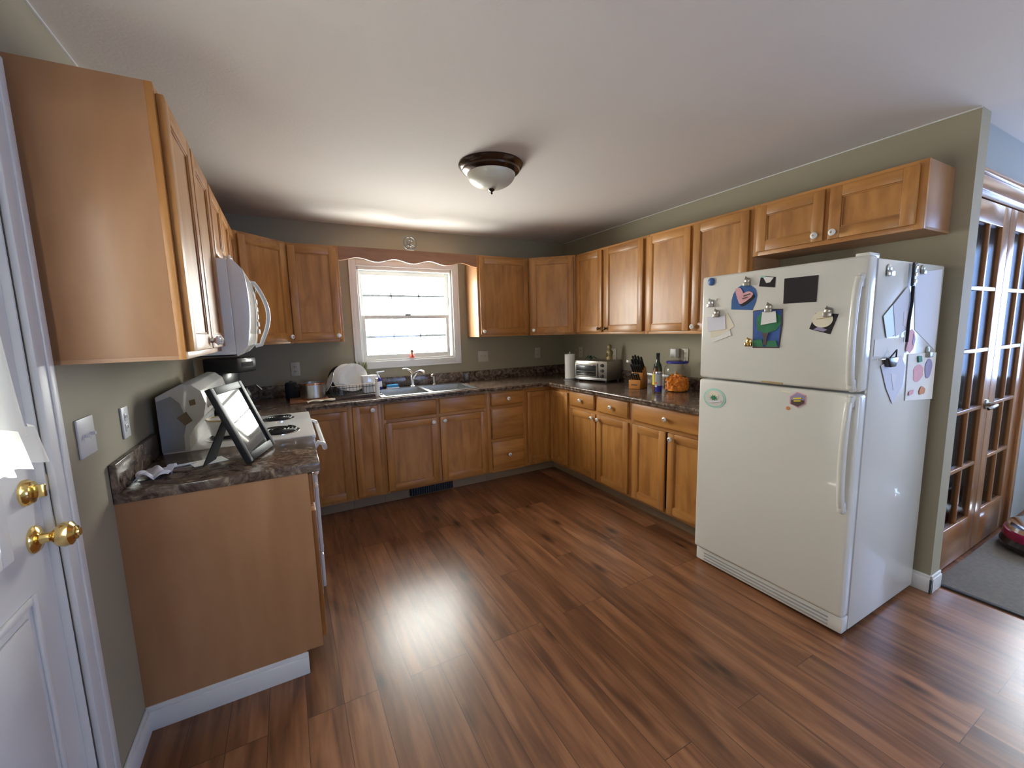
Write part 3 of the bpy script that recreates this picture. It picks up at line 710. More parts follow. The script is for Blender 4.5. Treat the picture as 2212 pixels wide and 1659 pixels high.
# ---------------------------------------------------------------- stove
ry0, ry1 = -1.6755, -.9145
st = thing('electric_stove', 'white freestanding electric stove with black coil burners', 'stove', (0, 0, 0))
b = MB(); b.box(.03, .635, ry0+.002, ry1-.002, .02, .895, 'white', .004); b.box(.03, .60, ry0+.03, ry1-.03, .0, .02, 'black'); part('body', b, st)
b = MB(); b.box(.03, .665, ry0+.001, ry1-.001, .895, .918, 'white', .007); part('cooktop', b, st)
b = MB()
b.prism([(.028, .915), (.135, .915), (.138, .985), (.165, 1.03), (.200, 1.07), (.214, 1.13), (.200, 1.19), (.165, 1.222), (.125, 1.228), (.028, 1.175)], ry0+.002, ry1-.002, 'white', 'y', .006); bg = part('control_panel', b, st)
b = MB()
b.prism([(.032, .92), (.115, .92), (.117, .99), (.135, 1.06), (.115, 1.14), (.085, 1.175), (.032, 1.155)], ry0-.0005, ry0+.003, 'grey', 'y'); part('side_cap', b, bg)
b = MB()
b.prism([(.098, 1.075), (.135, 1.100), (.155, 1.055), (.125, 1.035)], ry0-.0015, ry0+.001, 'toe', 'y'); b.prism([(.150, 1.15), (.172, 1.155), (.174, 1.13), (.152, 1.125)], ry0-.0015, ry0+.001, 'toe', 'y'); part('end_decal', b, bg)
ang = PI/2+.06
for k, yy in enumerate((-1.60, -1.515, -1.075, -.99)):
    b = MB(); X = Matrix.Translation((.209, yy, 1.128)) @ Matrix.Rotation(ang, 4, 'Y')
    b.lathe([(0, 0), (.028, 0), (.026, .006), (.020, .008), (.018, .024), (0, .026)], 'white', X=X, seg=24); b.box(-.003, .003, -.019, .019, .022, .030, 'grey', .001, X); part('control_knob', b, bg)
b = MB(); X = Matrix.Translation((.209, -1.295, 1.128)) @ Matrix.Rotation(ang, 4, 'Y'); b.box(-.03, .03, -.11, .11, .0, .006, 'black', .001, X); part('clock_display', b, bg)
burn = [(.485, -1.49, .098), (.485, -1.10, .078), (.255, -1.49, .078), (.255, -1.10, .098)]
for (x, y, r) in burn:
    b = MB(); b.lathe([(.015, .001), (r-.01, .0015), (r+.006, .006), (r+.012, .004), (r+.012, .001)], 'chrome', c=(x, y, .9175)); dp = part('drip_pan', b, st)
    b = MB(); pts = []; turns = 4.2
    for k in range(int(turns*26)):
        a = 2*PI*k/26; rr = .018+(r-.02)*k/(turns*26); pts.append((x+rr*math.cos(a), y+rr*math.sin(a), .929))
    b.tube(pts, .0052, 'coil', 8); part('coil', b, dp)
b = MB(); b.box(.636, .655, ry0+.004, ry1-.004, .26, .80, 'white', .006); b.box(.654, .656, ry0+.12, ry1-.12, .42, .68, 'black', .001); od = part('oven_door', b, st)
b = MB()
for yy in (ry0+.05, ry1-.05): pass
hx = .705; b.tube([(.652, ry0+.045, .835), (.675, ry0+.045, .862), (hx-.006, ry0+.048, .850), (hx, ry0+.06, .825), (hx, ry1-.06, .825), (hx-.006, ry1-.048, .850), (.675, ry1-.045, .862), (.652, ry1-.045, .835)], .013, 'white', 10); part('oven_handle', b, od)
b = MB(); b.box(.636, .66, ry0+.004, ry1-.004, .805, .892, 'white', .006); part('front_rail', b, st)
b = MB(); b.box(.636, .653, ry0+.004, ry1-.004, .06, .25, 'white', .006); b.box(.652, .662, ry0+.15, ry1-.15, .215, .23, 'white', .004); part('storage_drawer', b, st)

# ---------------------------------------------------------------- microwave
mw = thing('microwave', 'white over-the-range microwave with a bowed handle, under the short cabinet', 'microwave', (0, 0, 0))
b = MB(); b.box(.002, .355, ry0+.002, ry1-.002, 1.352, 1.798, 'white', .004); b.box(.02, .34, ry0+.03, ry1-.03, 1.345, 1.352, 'blackm'); part('body', b, mw)
b = MB()
def mwf(z): # front profile
    return .392+.035*(1-((z-1.60)/.26)**2)
prof = [(.355, 1.345)]+[(mwf(1.345+k*.045)-(.03 if k in (0, 10) else 0), 1.345+k*.045) for k in range(11)]+[(.355, 1.795)]
b.prism(prof, ry0+.003, ry1-.19, 'white', 'y', .002); md = part('door', b, mw)
b = MB(); b.prism(prof, ry1-.187, ry1-.003, 'white', 'y', .002); cp = part('control_panel', b, mw)
b = MB(); b.box(.424, .430, ry1-.165, ry1-.03, 1.70, 1.745, 'black', .001)
for i in range(5):
    for j in range(3): b.box(.424, .4305, ry1-.16+j*.045, ry1-.125+j*.045, 1.45+i*.045, 1.478+i*.045, 'grey', .002)
part('buttons', b, cp)
b = MB(); 
for z in (1.47, 1.70): pass
b.prism([(mwf(z)+.0012-(.0 if 1 else 0), z) for z in (1.45, 1.52, 1.60, 1.68, 1.73)]+[(.40, 1.73), (.40, 1.45)], ry0+.07, ry1-.27, 'black', 'y'); part('door_window', b, md)
b = MB(); hy = ry1-.215
hp = [(.405, hy, 1.38), (.435, hy, 1.385)]+[(.435+.052*math.sin(PI*k/12), hy, 1.39+.35*k/12) for k in range(1, 12)]+[(.43, hy, 1.745), (.40, hy, 1.75)]
b.tube(hp, .012, 'white', 10); part('handle', b, md)

# ---------------------------------------------------------------- fridge
FX = W-.7871; fy0, fy1 = -3.222, -2.4443
fr = thing('refrigerator', 'white top-freezer refrigerator covered with papers and magnets', 'refrigerator', (0, 0, 0))
b = MB(); b.box(FX+.07, W-.035, fy0, fy1, .02, 1.690, 'fridge', .008); b.box(FX+.05, W-.06, fy0+.02, fy1-.02, 0, .022, 'black'); part('body', b, fr)
b = MB(); b.box(FX, FX+.064, fy0, fy1, 1.136, 1.700, 'fridge', .014, seg=3); fd = part('freezer_door', b, fr)
b = MB(); b.box(FX, FX+.064, fy0, fy1, .10, 1.126, 'fridge', .014, seg=3); rd = part('refrigerator_door', b, fr)
b = MB(); b.box(FX+.062, FX+.072, fy0+.01, fy1-.01, .10, 1.69, 'grey'); part('gasket', b, fr)
b = MB(); b.box(FX+.02, FX+.075, fy0+.004, fy1-.004, .015, .092, 'fridge', .006)
for k in range(3): b.box(FX+.016, FX+.021, fy0+.06, fy1-.06, .03+k*.018, .036+k*.018, 'grey')
part('base_grille', b, fr)
for nm, par_, z0, z1 in (('handle', fd, 1.145, 1.62), ('handle', rd, .60, 1.118)):
    b = MB(); yh = fy0+.028; n = 14; pts = []
    for k in range(n+1):
        z = z0+(z1-z0)*k/n; e = math.sin(PI*k/n)**.35; pts.append((FX+.004-.046*e, yh, z))
    for i in range(n): 
        pass
    b.tube(pts, .015, 'fridge', 12)
    b.box(FX-.03, FX+.004, yh-.014, yh+.014, z0, z0+.05, 'fridge', .01); b.box(FX-.03, FX+.004, yh-.014, yh+.014, z1-.05, z1, 'fridge', .01)
    part(nm, b, par_)
b = MB(); b.box(FX+.01, FX+.10, fy0+.01, fy0+.06, 1.690, 1.712, 'fridge', .005); part('hinge_cover', b, fr)
b = MB(); b.box(FX-.0015, FX+.002, -2.909, -2.807, 1.139, 1.148, 'tan'); part('nameplate', b, fd)

def flat_x(name, label, cat, layers, group=None, th=.001):
    """layers: (outline [(y,z)..], material, offset) stuck on the fridge front"""
    ys = [p[0] for p in layers[0][0]]; zs = [p[1] for p in layers[0][0]]; cy = sum(ys)/len(ys); cz = sum(zs)/len(zs)
    b = MB()
    for k, L in enumerate(layers):
        o = .0008+k*.0014
        b.prism([(y-cy, z-cz) for y, z in L[0]], -o-th, -o+.0004, L[1], 'x')
    o = part(name, b, loc=(FX, cy, cz)); tag(o, label, cat, group); return o
def circ(cy, cz, r, n=28, ry=None): return [(cy+r*math.cos(2*PI*k/n), cz+(ry or r)*math.sin(2*PI*k/n)) for k in range(n)]
def clip(label, y, z, m='nickel', side=False, sc=1.0, x=0):
    b = MB()
    X = Matrix.Rotation(-PI/2, 4, 'Y') if not side else Matrix.Rotation(PI/2, 4, 'X')
    b.lathe([(0, 0.001), (.015*sc, .001), (.016*sc, .006), (.010*sc, .010), (0, .011)], m, X=X, seg=20)
    if not side: b.box(-.016*sc, -.003, -.017*sc, .017*sc, -.026*sc, -.006*sc, m, .003); b.tube([(-.012, -.008*sc, .008*sc), (-.02, 0, .02*sc), (-.012, .008*sc, .008*sc)], .0025, m, 8)
    else: b.box(-.017*sc, .017*sc, -.016*sc, -.003, -.026*sc, -.006*sc, m, .003)
    o = part('magnetic_clip', b, loc=(FX, y, z) if not side else (x, fy0, z)); tag(o, label, 'magnet clip', 'magnetic clips on the fridge'); return o

o = MB(); o.lathe([(0, .0006), (.021, .0006), (.021, .005), (.016, .008), (0, .008)], 'bluem', X=Matrix.Rotation(-PI/2, 4, 'Y'), seg=16); o = part('round_magnet', o, loc=(FX, -2.504, 1.67)); tag(o, 'small blue round magnet in the top left corner of the freezer door', 'magnet')
clip('silver magnetic clip at left edge of freezer door, below the blue magnet', -2.507, 1.557, 'steel')
heart = [(-2.649, 1.618), (-2.662, 1.622), (-2.675, 1.62), (-2.684, 1.608), (-2.693, 1.59), (-2.708, 1.597), (-2.725, 1.598), (-2.740, 1.592), (-2.745, 1.582), (-2.736, 1.568), (-2.71, 1.55), (-2.684, 1.537), (-2.672, 1.541), (-2.662, 1.565), (-2.650, 1.598)]
hb = [(y-.008, z-.012) for y, z in heart]
flat_x('heart_card', 'blue arched paper with a pink heart under the freezer door top', 'child artwork', [
    ([(-2.628, 1.512), (-2.628, 1.56), (-2.636, 1.592), (-2.654, 1.620), (-2.678, 1.632), (-2.705, 1.633), (-2.733, 1.625), (-2.755, 1.605), (-2.764, 1.575), (-2.758, 1.54), (-2.742, 1.503)], 'card_blue'), (hb, 'pblack'), (heart, 'pink'),
    ([(-2.694, 1.58), (-2.730, 1.588), (-2.732, 1.583), (-2.696, 1.574)], 'brown'), ([(-2.690, 1.566), (-2.718, 1.572), (-2.719, 1.568), (-2.691, 1.561)], 'brown')])
clip('pewter clip holding the blue heart card', -2.712, 1.652)
flat_x('photo_print', 'tiny dark photo with a white shape, right of the heart card', 'photo', [([(-2.771, 1.618), (-2.779, 1.668), (-2.850, 1.655), (-2.849, 1.605)], 'pblack'), ([(-2.788, 1.664), (-2.842, 1.654), (-2.825, 1.632), (-2.807, 1.631)], 'paper'), ([(-2.780, 1.667), (-2.80, 1.664), (-2.799, 1.657), (-2.779, 1.660)], 'mint')])
flat_x('photo_print', 'large plain black rectangle on the freezer door near the handle', 'photo', [([(-2.892, 1.525), (-2.891, 1.642), (-3.036, 1.641), (-3.034, 1.524)], 'pblack')])
flat_x('child_drawing', 'green and blue painted tree picture in the middle of the freezer door', 'child artwork', [
    ([(-2.754, 1.311), (-2.747, 1.500), (-2.823, 1.505), (-2.893, 1.501), (-2.896, 1.429), (-2.886, 1.314)], 'brown'),
    ([(-2.757, 1.318), (-2.752, 1.496), (-2.823, 1.50), (-2.888, 1.496), (-2.889, 1.429), (-2.882, 1.320)], 'pblue'),
    ([(-2.775, 1.40), (-2.768, 1.46), (-2.79, 1.49), (-2.84, 1.495), (-2.885, 1.47), (-2.889, 1.43), (-2.868, 1.40), (-2.82, 1.385)], 'green'),
    ([(-2.758, 1.319), (-2.758, 1.352), (-2.80, 1.357), (-2.81, 1.32)], 'green'), ([(-2.825, 1.32), (-2.828, 1.348), (-2.87, 1.352), (-2.881, 1.321)], 'green'),
    ([(-2.80, 1.388), (-2.812, 1.36), (-2.81, 1.33), (-2.826, 1.33), (-2.826, 1.362), (-2.835, 1.388)], 'brown')])
flat_x('note_slip', 'small white note clipped over the green painted tree picture', 'note', [([(-2.795, 1.427), (-2.799, 1.491), (-2.864, 1.492), (-2.871, 1.439)], 'paper')]).location.x -= .009
clip('pewter clip at the top of the green painted picture', -2.835, 1.514).location.x -= .0105
clip('brass clip at the lower left corner of the green painted picture', -2.735, 1.345, 'brass')
def papers3():
    flat_x('note_slip', 'cream paper slip sticking out from behind the lavender note', 'note', [([(-2.513, 1.361), (-2.504, 1.438), (-2.608, 1.495), (-2.65, 1.423), (-2.585, 1.382)], 'cream')])
    flat_x('note_slip', 'white paper corner hanging lowest of the three clipped notes', 'note', [([(-2.525, 1.335), (-2.547, 1.364), (-2.625, 1.404), (-2.634, 1.376)], 'paper')]).location.x -= .0015
    flat_x('note_slip', 'lavender note clipped at the left side of the freezer door', 'note', [([(-2.494, 1.397), (-2.485, 1.478), (-2.595, 1.483), (-2.601, 1.409)], 'lav')]).location.x -= .003
papers3()
clip('pewter clip holding the lavender note', -2.548, 1.500).location.x -= .0045
flat_x('photo_print', 'tilted dark photo under a round cream cutout, next to the freezer handle', 'photo', [([(-3.012, 1.404), (-3.034, 1.475), (-3.124, 1.467), (-3.098, 1.380)], 'pblack'), ([(-3.03, 1.402), (-3.05, 1.415), (-3.085, 1.40), (-3.07, 1.392)], 'purple')])
flat_x('paper_cutout', 'round cream paper cutout over the tilted dark photo', 'paper cutout', [(circ(-3.064, 1.446, .041, ry=.036), 'cream'), ([(-3.04, 1.449), (-3.09, 1.456), (-3.09, 1.453), (-3.04, 1.446)], 'tan')]).location.x -= .003
clip('pewter clip over the round cream cutout', -3.088, 1.482).location.x -= .006
leaf = []
for k in range(20):
    a = 2*PI*k/20; r = .030 if k % 2 == 0 else .013; leaf.append((-2.546+r*math.cos(a), 1.026+r*.6*math.sin(a)))
flat_x('round_magnet', 'round mint-bordered magnet with green leaf at top left of the lower fridge door', 'magnet', [(circ(-2.548, 1.024, .068, 36, .055), 'mint'), (circ(-2.548, 1.024, .058, 36, .046), 'fridge'), (circ(-2.546, 1.040, .028, 24, .024), 'pink' if False else 'cream'), (leaf, 'green'), ([(-2.52, 1.004), (-2.59, 1.018), (-2.59, 1.009), (-2.525, .995)], 'lav')])
hx6 = [(-2.946, 1.086), (-2.978, 1.112), (-3.018, 1.1), (-3.019, 1.06), (-2.986, 1.034), (-2.948, 1.05)]
hc = (-2.983, 1.073)
def inset(L, c, s): return [(c[0]+(y-c[0])*s, c[1]+(z-c[1])*s) for y, z in L]
flat_x('hexagon_magnet', 'six-sided colourful magnet at the top of the lower fridge door', 'magnet', [(hx6, 'pink'), (inset(hx6, hc, .86), 'purple'), ([(-2.955, 1.05), (-2.986, 1.042), (-3.012, 1.06), (-3.012, 1.075), (-2.955, 1.07)], 'brown'), ([(-2.965, 1.082), (-3.0, 1.088), (-3.0, 1.08), (-2.965, 1.075)], 'yellow'), ([(-2.968, 1.070), (-2.998, 1.074), (-2.998, 1.068), (-2.968, 1.064)], 'yellow')])
flat_x('tape_strip', 'short tan strip above the six-sided magnet', 'tape', [([(-2.906, 1.111), (-2.951, 1.106), (-2.951, 1.100), (-2.906, 1.105)], 'cream')])
flat_x('sticker', 'tiny orange sticker just below the six-sided magnet', 'sticker', [(circ(-2.942, 1.027, .009, 14), 'rust')])

def flat_y(name, label, cat, layers, off=0, curl=0.0, th=.001):
    xs = [p[0] for p in layers[0][0]]; zs = [p[1] for p in layers[0][0]]; cx = sum(xs)/len(xs); cz = sum(zs)/len(zs)
    b = MB()
    for k, L in enumerate(layers):
        o = .0008+k*.0014; b.prism([(x-cx, z-cz) for x, z in L[0]], -o-th, -o+.0004, L[1], 'y')
    o = part(name, b, loc=(cx, fy0-off, cz)); tag(o, label, cat)
    if curl: o.rotation_euler = (-curl, 0, 0)
    return o
flat_y('paper_sheet', 'large white sheet at top right on the side of the fridge', 'paper', [([(3.083, 1.642), (3.385, 1.672), (3.395, 1.409), (3.385, 1.284), (3.137, 1.388)], 'paperb')])
flat_y('paper_sheet', 'slanted grey folded sheet at the upper middle of the fridge side', 'paper', [([(2.801, 1.452), (3.01, 1.583), (3.058, 1.539), (3.053, 1.39), (2.849, 1.359)], 'grey'), ([(2.88, 1.50), (3.01, 1.583), (3.058, 1.539), (3.053, 1.395), (2.93, 1.362)], 'paperb'), ([(2.985, 1.47), (3.03, 1.475), (3.028, 1.40), (2.99, 1.41)], 'lav')], off=.004)
b = MB(); b.box(-.018, .018, -.012, -.001, -.055, .05, 'black', .006); 
for k in range(3): b.box(-.012, .012, -.016, -.011, -.04+k*.03, -.022+k*.03, 'chrome', .003)
b.tube([(0, -.006, -.05), (.004, -.007, -.12), (-.006, -.006, -.2), (-.01, -.006, -.30)], .006, 'blackm', 8)
tag(part('key_lanyard', b, loc=(3.035, fy0-.008, 1.635)), 'black strap with silver clasps hanging from the top of the fridge side', 'lanyard')
flat_y('paper_sheet', 'wide white strip of paper in the middle of the fridge side', 'paper', [([(2.75, 1.354), (3.046, 1.357), (3.043, 1.262), (2.75, 1.285)], 'paper')], off=.001)
flat_y('paper_cutout', 'curved pink paper cutout on the fridge side', 'paper cutout', [([(3.05, 1.38), (3.085, 1.392), (3.115, 1.38), (3.135, 1.345), (3.12, 1.30), (3.086, 1.281), (3.044, 1.30), (3.06, 1.345)], 'pink'), ([(3.10, 1.372), (3.125, 1.345), (3.115, 1.315), (3.10, 1.33), (3.105, 1.35)], 'purple')], off=.007)
flat_y('paper_sheet', 'pointed white sheet hanging low on the fridge side', 'paper', [([(2.82, 1.242), (3.014, 1.275), (3.065, 1.223), (3.055, 1.138), (2.967, 1.057), (2.893, 1.132)], 'paperb'), ([(2.92, 1.20), (2.98, 1.19), (2.96, 1.12)], 'lav')], off=.003)
b = MB(); b.prism([(-.05, .012), (.055, .012), (.028, -.03), (-.018, -.03)], -.022, -.001, 'black', 'y', .004); b.tube([(-.03, -.018, .012), (0, -.028, .045), (.03, -.018, .012)], .003, 'black', 8); b.box(-.13, .05, -.014, -.008, .006, .010, 'chrome', .001)
tag(part('binder_clip', b, loc=(2.875, fy0-.006, 1.262)), 'large black binder clip on the side of the fridge', 'binder clip')
flat_y('child_drawing', 'watercolour drawing with pink, purple and orange blots at the back of the fridge side', 'child artwork', [([(3.088, 1.278), (3.41, 1.27), (3.415, 1.035), (3.10, 1.058)], 'paper'), ([(3.21+.058*math.cos(a*.3)*(1+.12*math.sin(a)), 1.18+.042*math.sin(a*.3)) for a in range(21)], 'pink'), ([(3.325+.04*math.cos(a*.3)*(1+.1*math.sin(a*.9)), 1.195+.048*math.sin(a*.3)) for a in range(21)], 'purple'), ([(3.272+.034*math.cos(a*.3), 1.09+.02*math.sin(a*.3)*(1+.2*math.cos(a))) for a in range(21)], 'rust'), ([(3.12, 1.10), (3.17, 1.105), (3.165, 1.085), (3.12, 1.08)], 'pink'), ([(3.18, 1.265), (3.22, 1.262), (3.23, 1.235), (3.19, 1.232)], 'green')], off=.002)
clip('silver clip near the front top corner of the fridge side', 0, 1.65, 'steel', True, 1.2, 2.82)
clip('grey clip at the top of the large white sheet on the fridge side', 0, 1.665, 'nickel', True, 1.0, 3.15)
clip('grey clip at the top of the watercolour drawing', 0, 1.285, 'nickel', True, 1.3, 3.30)

# ---------------------------------------------------------------- ceiling light
cl = thing('ceiling_light', 'flush-mount ceiling light with bronze ring and alabaster glass bowl', 'ceiling light', (1.705, -1.735, CH))
b = MB(); b.lathe([(0, 0), (.188, 0), (.190, -.008), (.180, -.022), (.168, -.030), (.166, -.040), (.150, -.052), (.140, -.055), (.135, -.045), (0, -.04)], 'bronze', seg=64); part('ring', b, cl)
b = MB(); b.lathe([(.142, -.046)]+[(.142*math.cos(a*PI/180), -.050-.085*math.sin(a*PI/180)) for a in range(0, 91, 6)], 'dome', seg=64); part('glass_bowl', b, cl)
b = MB(); b.lathe([(0, -.13), (.018, -.134), (.019, -.140), (.010, -.147), (.006, -.150), (.007, -.160), (0, -.165)], 'bronze', seg=20); part('finial', b, cl)

# wreath-like ornament above the valance
b = MB(); r = .055
b.tube([(r*math.cos(a*PI/16), 0, r*math.sin(a*PI/16)) for a in range(32)], .008, 'pewterd', 8, closed=True)
b.tube([(.026*math.cos(a*PI/12+.6), -.002, .026*math.sin(a*PI/12+.6)) for a in range(18)], .006, 'pewterd', 8)
b.tube([(-.04, 0, -.03), (0, -.003, -.005), (.042, 0, -.025)], .006, 'pewterd', 8); b.tube([(0, 0, .05), (.006, -.003, .01), (-.01, 0, -.048)], .005, 'pewterd', 8)
b.box(-.03, .03, -.01, .01, -.066, -.058, 'cream', .002)
tag(part('round_ornament', b, loc=(1.60, -.2885, UT+.0665)), 'round pewter scroll ornament standing on the valance above the window', 'ornament')

# ---------------------------------------------------------------- outlets, switches
def plate(label, loc, rotz, w, h, kind, group='wall plates', name='wall_outlet', cat='outlet'):
    pm = 'trim' if loc[0] == 0 else 'plate'
    t = thing(name, label, cat, loc, rotz, group)
    b = MB(); b.box(-w/2, w/2, -.007, -.0005, -h/2, h/2, pm, .003); part('cover_plate', b, t)
    n = max(1, round(w/.06))
    for k in range(n):
        cx = (k-(n-1)/2)*.046
        b = MB()
        if kind == 'outlet':
            for z in (-.02, .02):
                b.box(cx-.016, cx+.016, -.009, -.006, z-.014, z+.014, pm, .003); b.box(cx-.008, cx-.005, -.0095, -.0088, z-.004, z+.007, 'dark'); b.box(cx+.005, cx+.008, -.0095, -.0088, z-.004, z+.007, 'dark')
            part('socket', b, t)
        else:
            b.box(cx-.006, cx+.006, -.008, -.006, -.013, .013, pm, .001); b.box(cx-.004, cx+.004, -.020, -.006, .0, .010, pm, .002); part('toggle', b, t)
    return t
plate('cream outlet on the dark wall left of the dish rack', (.619, 0, 1.145), 0, .072, .118, 'outlet')
plate('double white switch plate right of the window', (2.397, 0, 1.162), 0, .118, .118, 'switch', name='light_switch', cat='light switch')
plate('single outlet on the back wall near the right corner', (3.077, 0, 1.167), 0, .072, .118, 'outlet')
plate('outlet on the right wall behind the paper towel roll', (W, -.32, 1.165), wr, .072, .118, 'outlet')
plate('outlet on the right wall behind the toaster oven', (W, -.85, 1.165), wr, .072, .118, 'outlet')
plate('outlet on the right wall behind the cheese ball jar', (W, -1.70, 1.185), wr, .072, .118, 'outlet')
plate('white switch plate on the left wall beside the white door', (0, -2.333, 1.145), wl, .118, .118, 'switch', name='light_switch', cat='light switch')
plate('narrow white outlet on the left wall above the short countertop', (0, -1.985, 1.125), wl, .072, .118, 'outlet')
b = MB(); b.box(-.03, .03, -.06, -.008, -.03, .045, 'trim', .008)
tag(part('plug_in_adapter', b, loc=(W, -1.625, 1.20), rotz=wr), 'white plug-in unit on the right wall above the jar', 'adapter')

# ---------------------------------------------------------------- things on the right counter
Z = CZ1+.0005
pt = thing('paper_towel_roll', 'white paper towel roll on a stand in the right corner', 'paper towel roll', (3.09, -.60, Z))
b = MB(); b.lathe([(0, 0), (.072, 0), (.072, .006), (.05, .010), (0, .010)], 'steel'); b.tube([(0, 0, .008), (0, 0, .275)], .006, 'steel'); b.ball((0, 0, .278), .01, 'steel'); part('stand', b, pt)
b = MB(); b.lathe([(.02, .014), (.050, .014), (.051, .02), (.051, .255), (.050, .26), (.02, .26), (.019, .255), (.019, .02), (.02, .014)], 'paper', seg=40); part('roll', b, pt)

to = thing('toaster_oven', 'silver and grey toaster oven against the right wall', 'toaster oven', (3.125, -.885, Z), -PI/2-math.radians(-15))
# local: x along front (viewer left->right), -y outward
b = MB(); b.box(-.185, .185, .0, .26, .018, .205, 'nickel', .008)
for x in (-.16, .16):
    for y in (.03, .23): b.lathe([(0, 0), (.013, 0), (.012, .02), (0, .02)], 'black', c=(x, y, 0), seg=14)
tb = part('housing', b, to)
b = MB(); b.box(-.18, .085, -.010, .0, .045, .185, 'nickel', .003); b.box(-.165, .07, -.0115, -.009, .062, .160, 'black', .001); td = part('door', b, to)
b = MB(); b.tube([(-.15, -.01, .168), (-.15, -.035, .168), (.055, -.035, .168), (.055, -.01, .168)], .006, 'chrome', 8); part('door_handle', b, td)
b = MB(); b.box(-.155, .06, -.013, -.0112, .10, .104, 'chrome'); b.box(-.155, .06, -.013, -.0112, .075, .078, 'chrome'); part('rack', b, td)
for z in (.165, .115, .065):
    b = MB(); b.lathe([(0, 0), (.016, 0), (.014, .016), (0, .017)], 'black', X=Matrix.Translation((.135, 0, z)) @ Matrix.Rotation(PI/2, 4, 'X'), seg=20); part('control_knob', b, to)
b = MB(); b.box(-.185, .185, -.004, .0, .02, .042, 'steel', .002); part('crumb_tray', b, to)
tz = Z+.206
b = MB(); 
for a in range(7):
    an = a*.9; b.tube([(0, 0, .012), (.03*math.cos(an), .03*math.sin(an), .03+.006*(a % 3)), (.065*math.cos(an), .065*math.sin(an), .012)], [.005, .006, .002], 'dgreen', 6)
b.ball((0, 0, .013), .013, 'black')
tag(part('fake_plant_sprig', b, loc=(3.20, -.80, tz)), 'dark green leafy sprig lying on top of the toaster oven', 'plant')
b = MB(); b.lathe([(0, 0), (.030, 0), (.032, .02), (.026, .04), (.034, .06), (.030, .085), (.016, .10), (.022, .115), (.022, .13), (.012, .145), (0, .15)], 'gold', seg=20)
b.tube([(-.03, 0, .07), (-.045, 0, .05), (-.03, 0, .03)], .006, 'gold', 8)
tag(part('figurine', b, loc=(3.33, -.92, tz)), 'small pale gold figurine on top of the toaster oven', 'figurine')

wb = thing('water_bottle', 'clear plastic water bottle with a white cap, between toaster oven and knife block', 'water bottle', (3.26, -1.25, Z))
b = MB(); prof = [(0, .001), (.030, 0), (.034, .006)]
for k in range(8): prof += [(.034, .012+k*.018), (.031, .020+k*.018)]
prof += [(.034, .155), (.030, .175), (.014, .200), (.013, .212)]
b.lathe(prof, 'jarg', seg=28); part('bottle_body', b, wb)
b = MB(); b.lathe([(0, .222), (.015, .222), (.016, .218), (.016, .203), (.0145, .203)], 'porc', seg=20); part('cap', b, wb)

kb = thing('knife_block', 'orange wooden knife block full of black-handled knives', 'knife block', (3.17, -1.455, Z), -PI/2+math.radians(22))
b = MB(); b.prism([(-.065, 0), (.095, 0), (.095, .10), (.055, .185), (-.01, .135), (-.02, .075), (-.065, .075)], -.05, .05, 'kblock', 'x', .004); part('block', b, kb)
b = MB(); b.box(-.026, .026, -.0675, -.065, .030, .040, 'brown', .0); part('block_mark', b, kb)
ud = Vector((0, -.60, .80)).normalized()
for i, (x, y, z, L_) in enumerate([(-.035, .045, .178, .12), (-.012, .045, .178, .13), (.012, .045, .178, .12), (.035, .045, .178, .11), (-.035, .02, .158, .11), (-.012, .02, .158, .12), (.012, .02, .158, .11), (.035, .02, .158, .10), (-.036, -.005, .137, .085), (-.018, -.005, .137, .085), (0, -.005, .137, .085), (.018, -.005, .137, .085), (.036, -.005, .137, .085), (-.03, -.03, .076, .07), (-.01, -.03, .076, .07), (.01, -.03, .076, .07), (.03, -.03, .076, .07)]):
    p0 = Vector((x, y, z)); b = MB()
    kn = thing('kitchen_knife', 'black-handled knife standing in the orange knife block', 'knife', kb.location + Matrix.Rotation(kb.rotation_euler.z, 3, 'Z') @ p0, kb.rotation_euler.z, 'knives in the knife block')
    b.tube([ud*-.004, ud*.006, ud*(L_*.5), ud*L_*.95, ud*L_], [.006, .009, .0085, .010, .007], 'black', 8); part('handle', b, kn)

can = thing('drink_can', 'slim silver and blue drink can at the counter edge', 'drink can', (3.10, -1.745, Z))
b = MB(); b.lathe([(0, .003), (.020, .001), (.023, .005), (.0265, .012)], 'steel', seg=28)
b.lathe([(.0265, .012), (.0268, .06)], 'dblue', seg=28); b.lathe([(.0268, .06), (.0268, .150)], 'silver', seg=28); b.lathe([(.0268, .150), (.0265, .156)], 'dblue', seg=28); b.lathe([(.0265, .156), (.023, .164), (.023, .167), (.021, .165), (0, .164)], 'steel', seg=28)
part('can_body', b, can)
b = MB(); b.tube([(.004, -.008, .1665), (.012, 0, .1672), (.004, .008, .1665), (-.006, 0, .1665)], .0015, 'chrome', 6, closed=True); part('pull_tab', b, can)
b = MB()
b.prism([(-.0275, .072), (-.0272, .082), (-.0275, .086)], -.012, .012, 'red', 'y'); b.prism([(-.0278, .050), (-.0274, .060), (-.0270, .060), (-.0270, .050)], -.01, .01, 'silver', 'y'); part('printed_band', b, can)

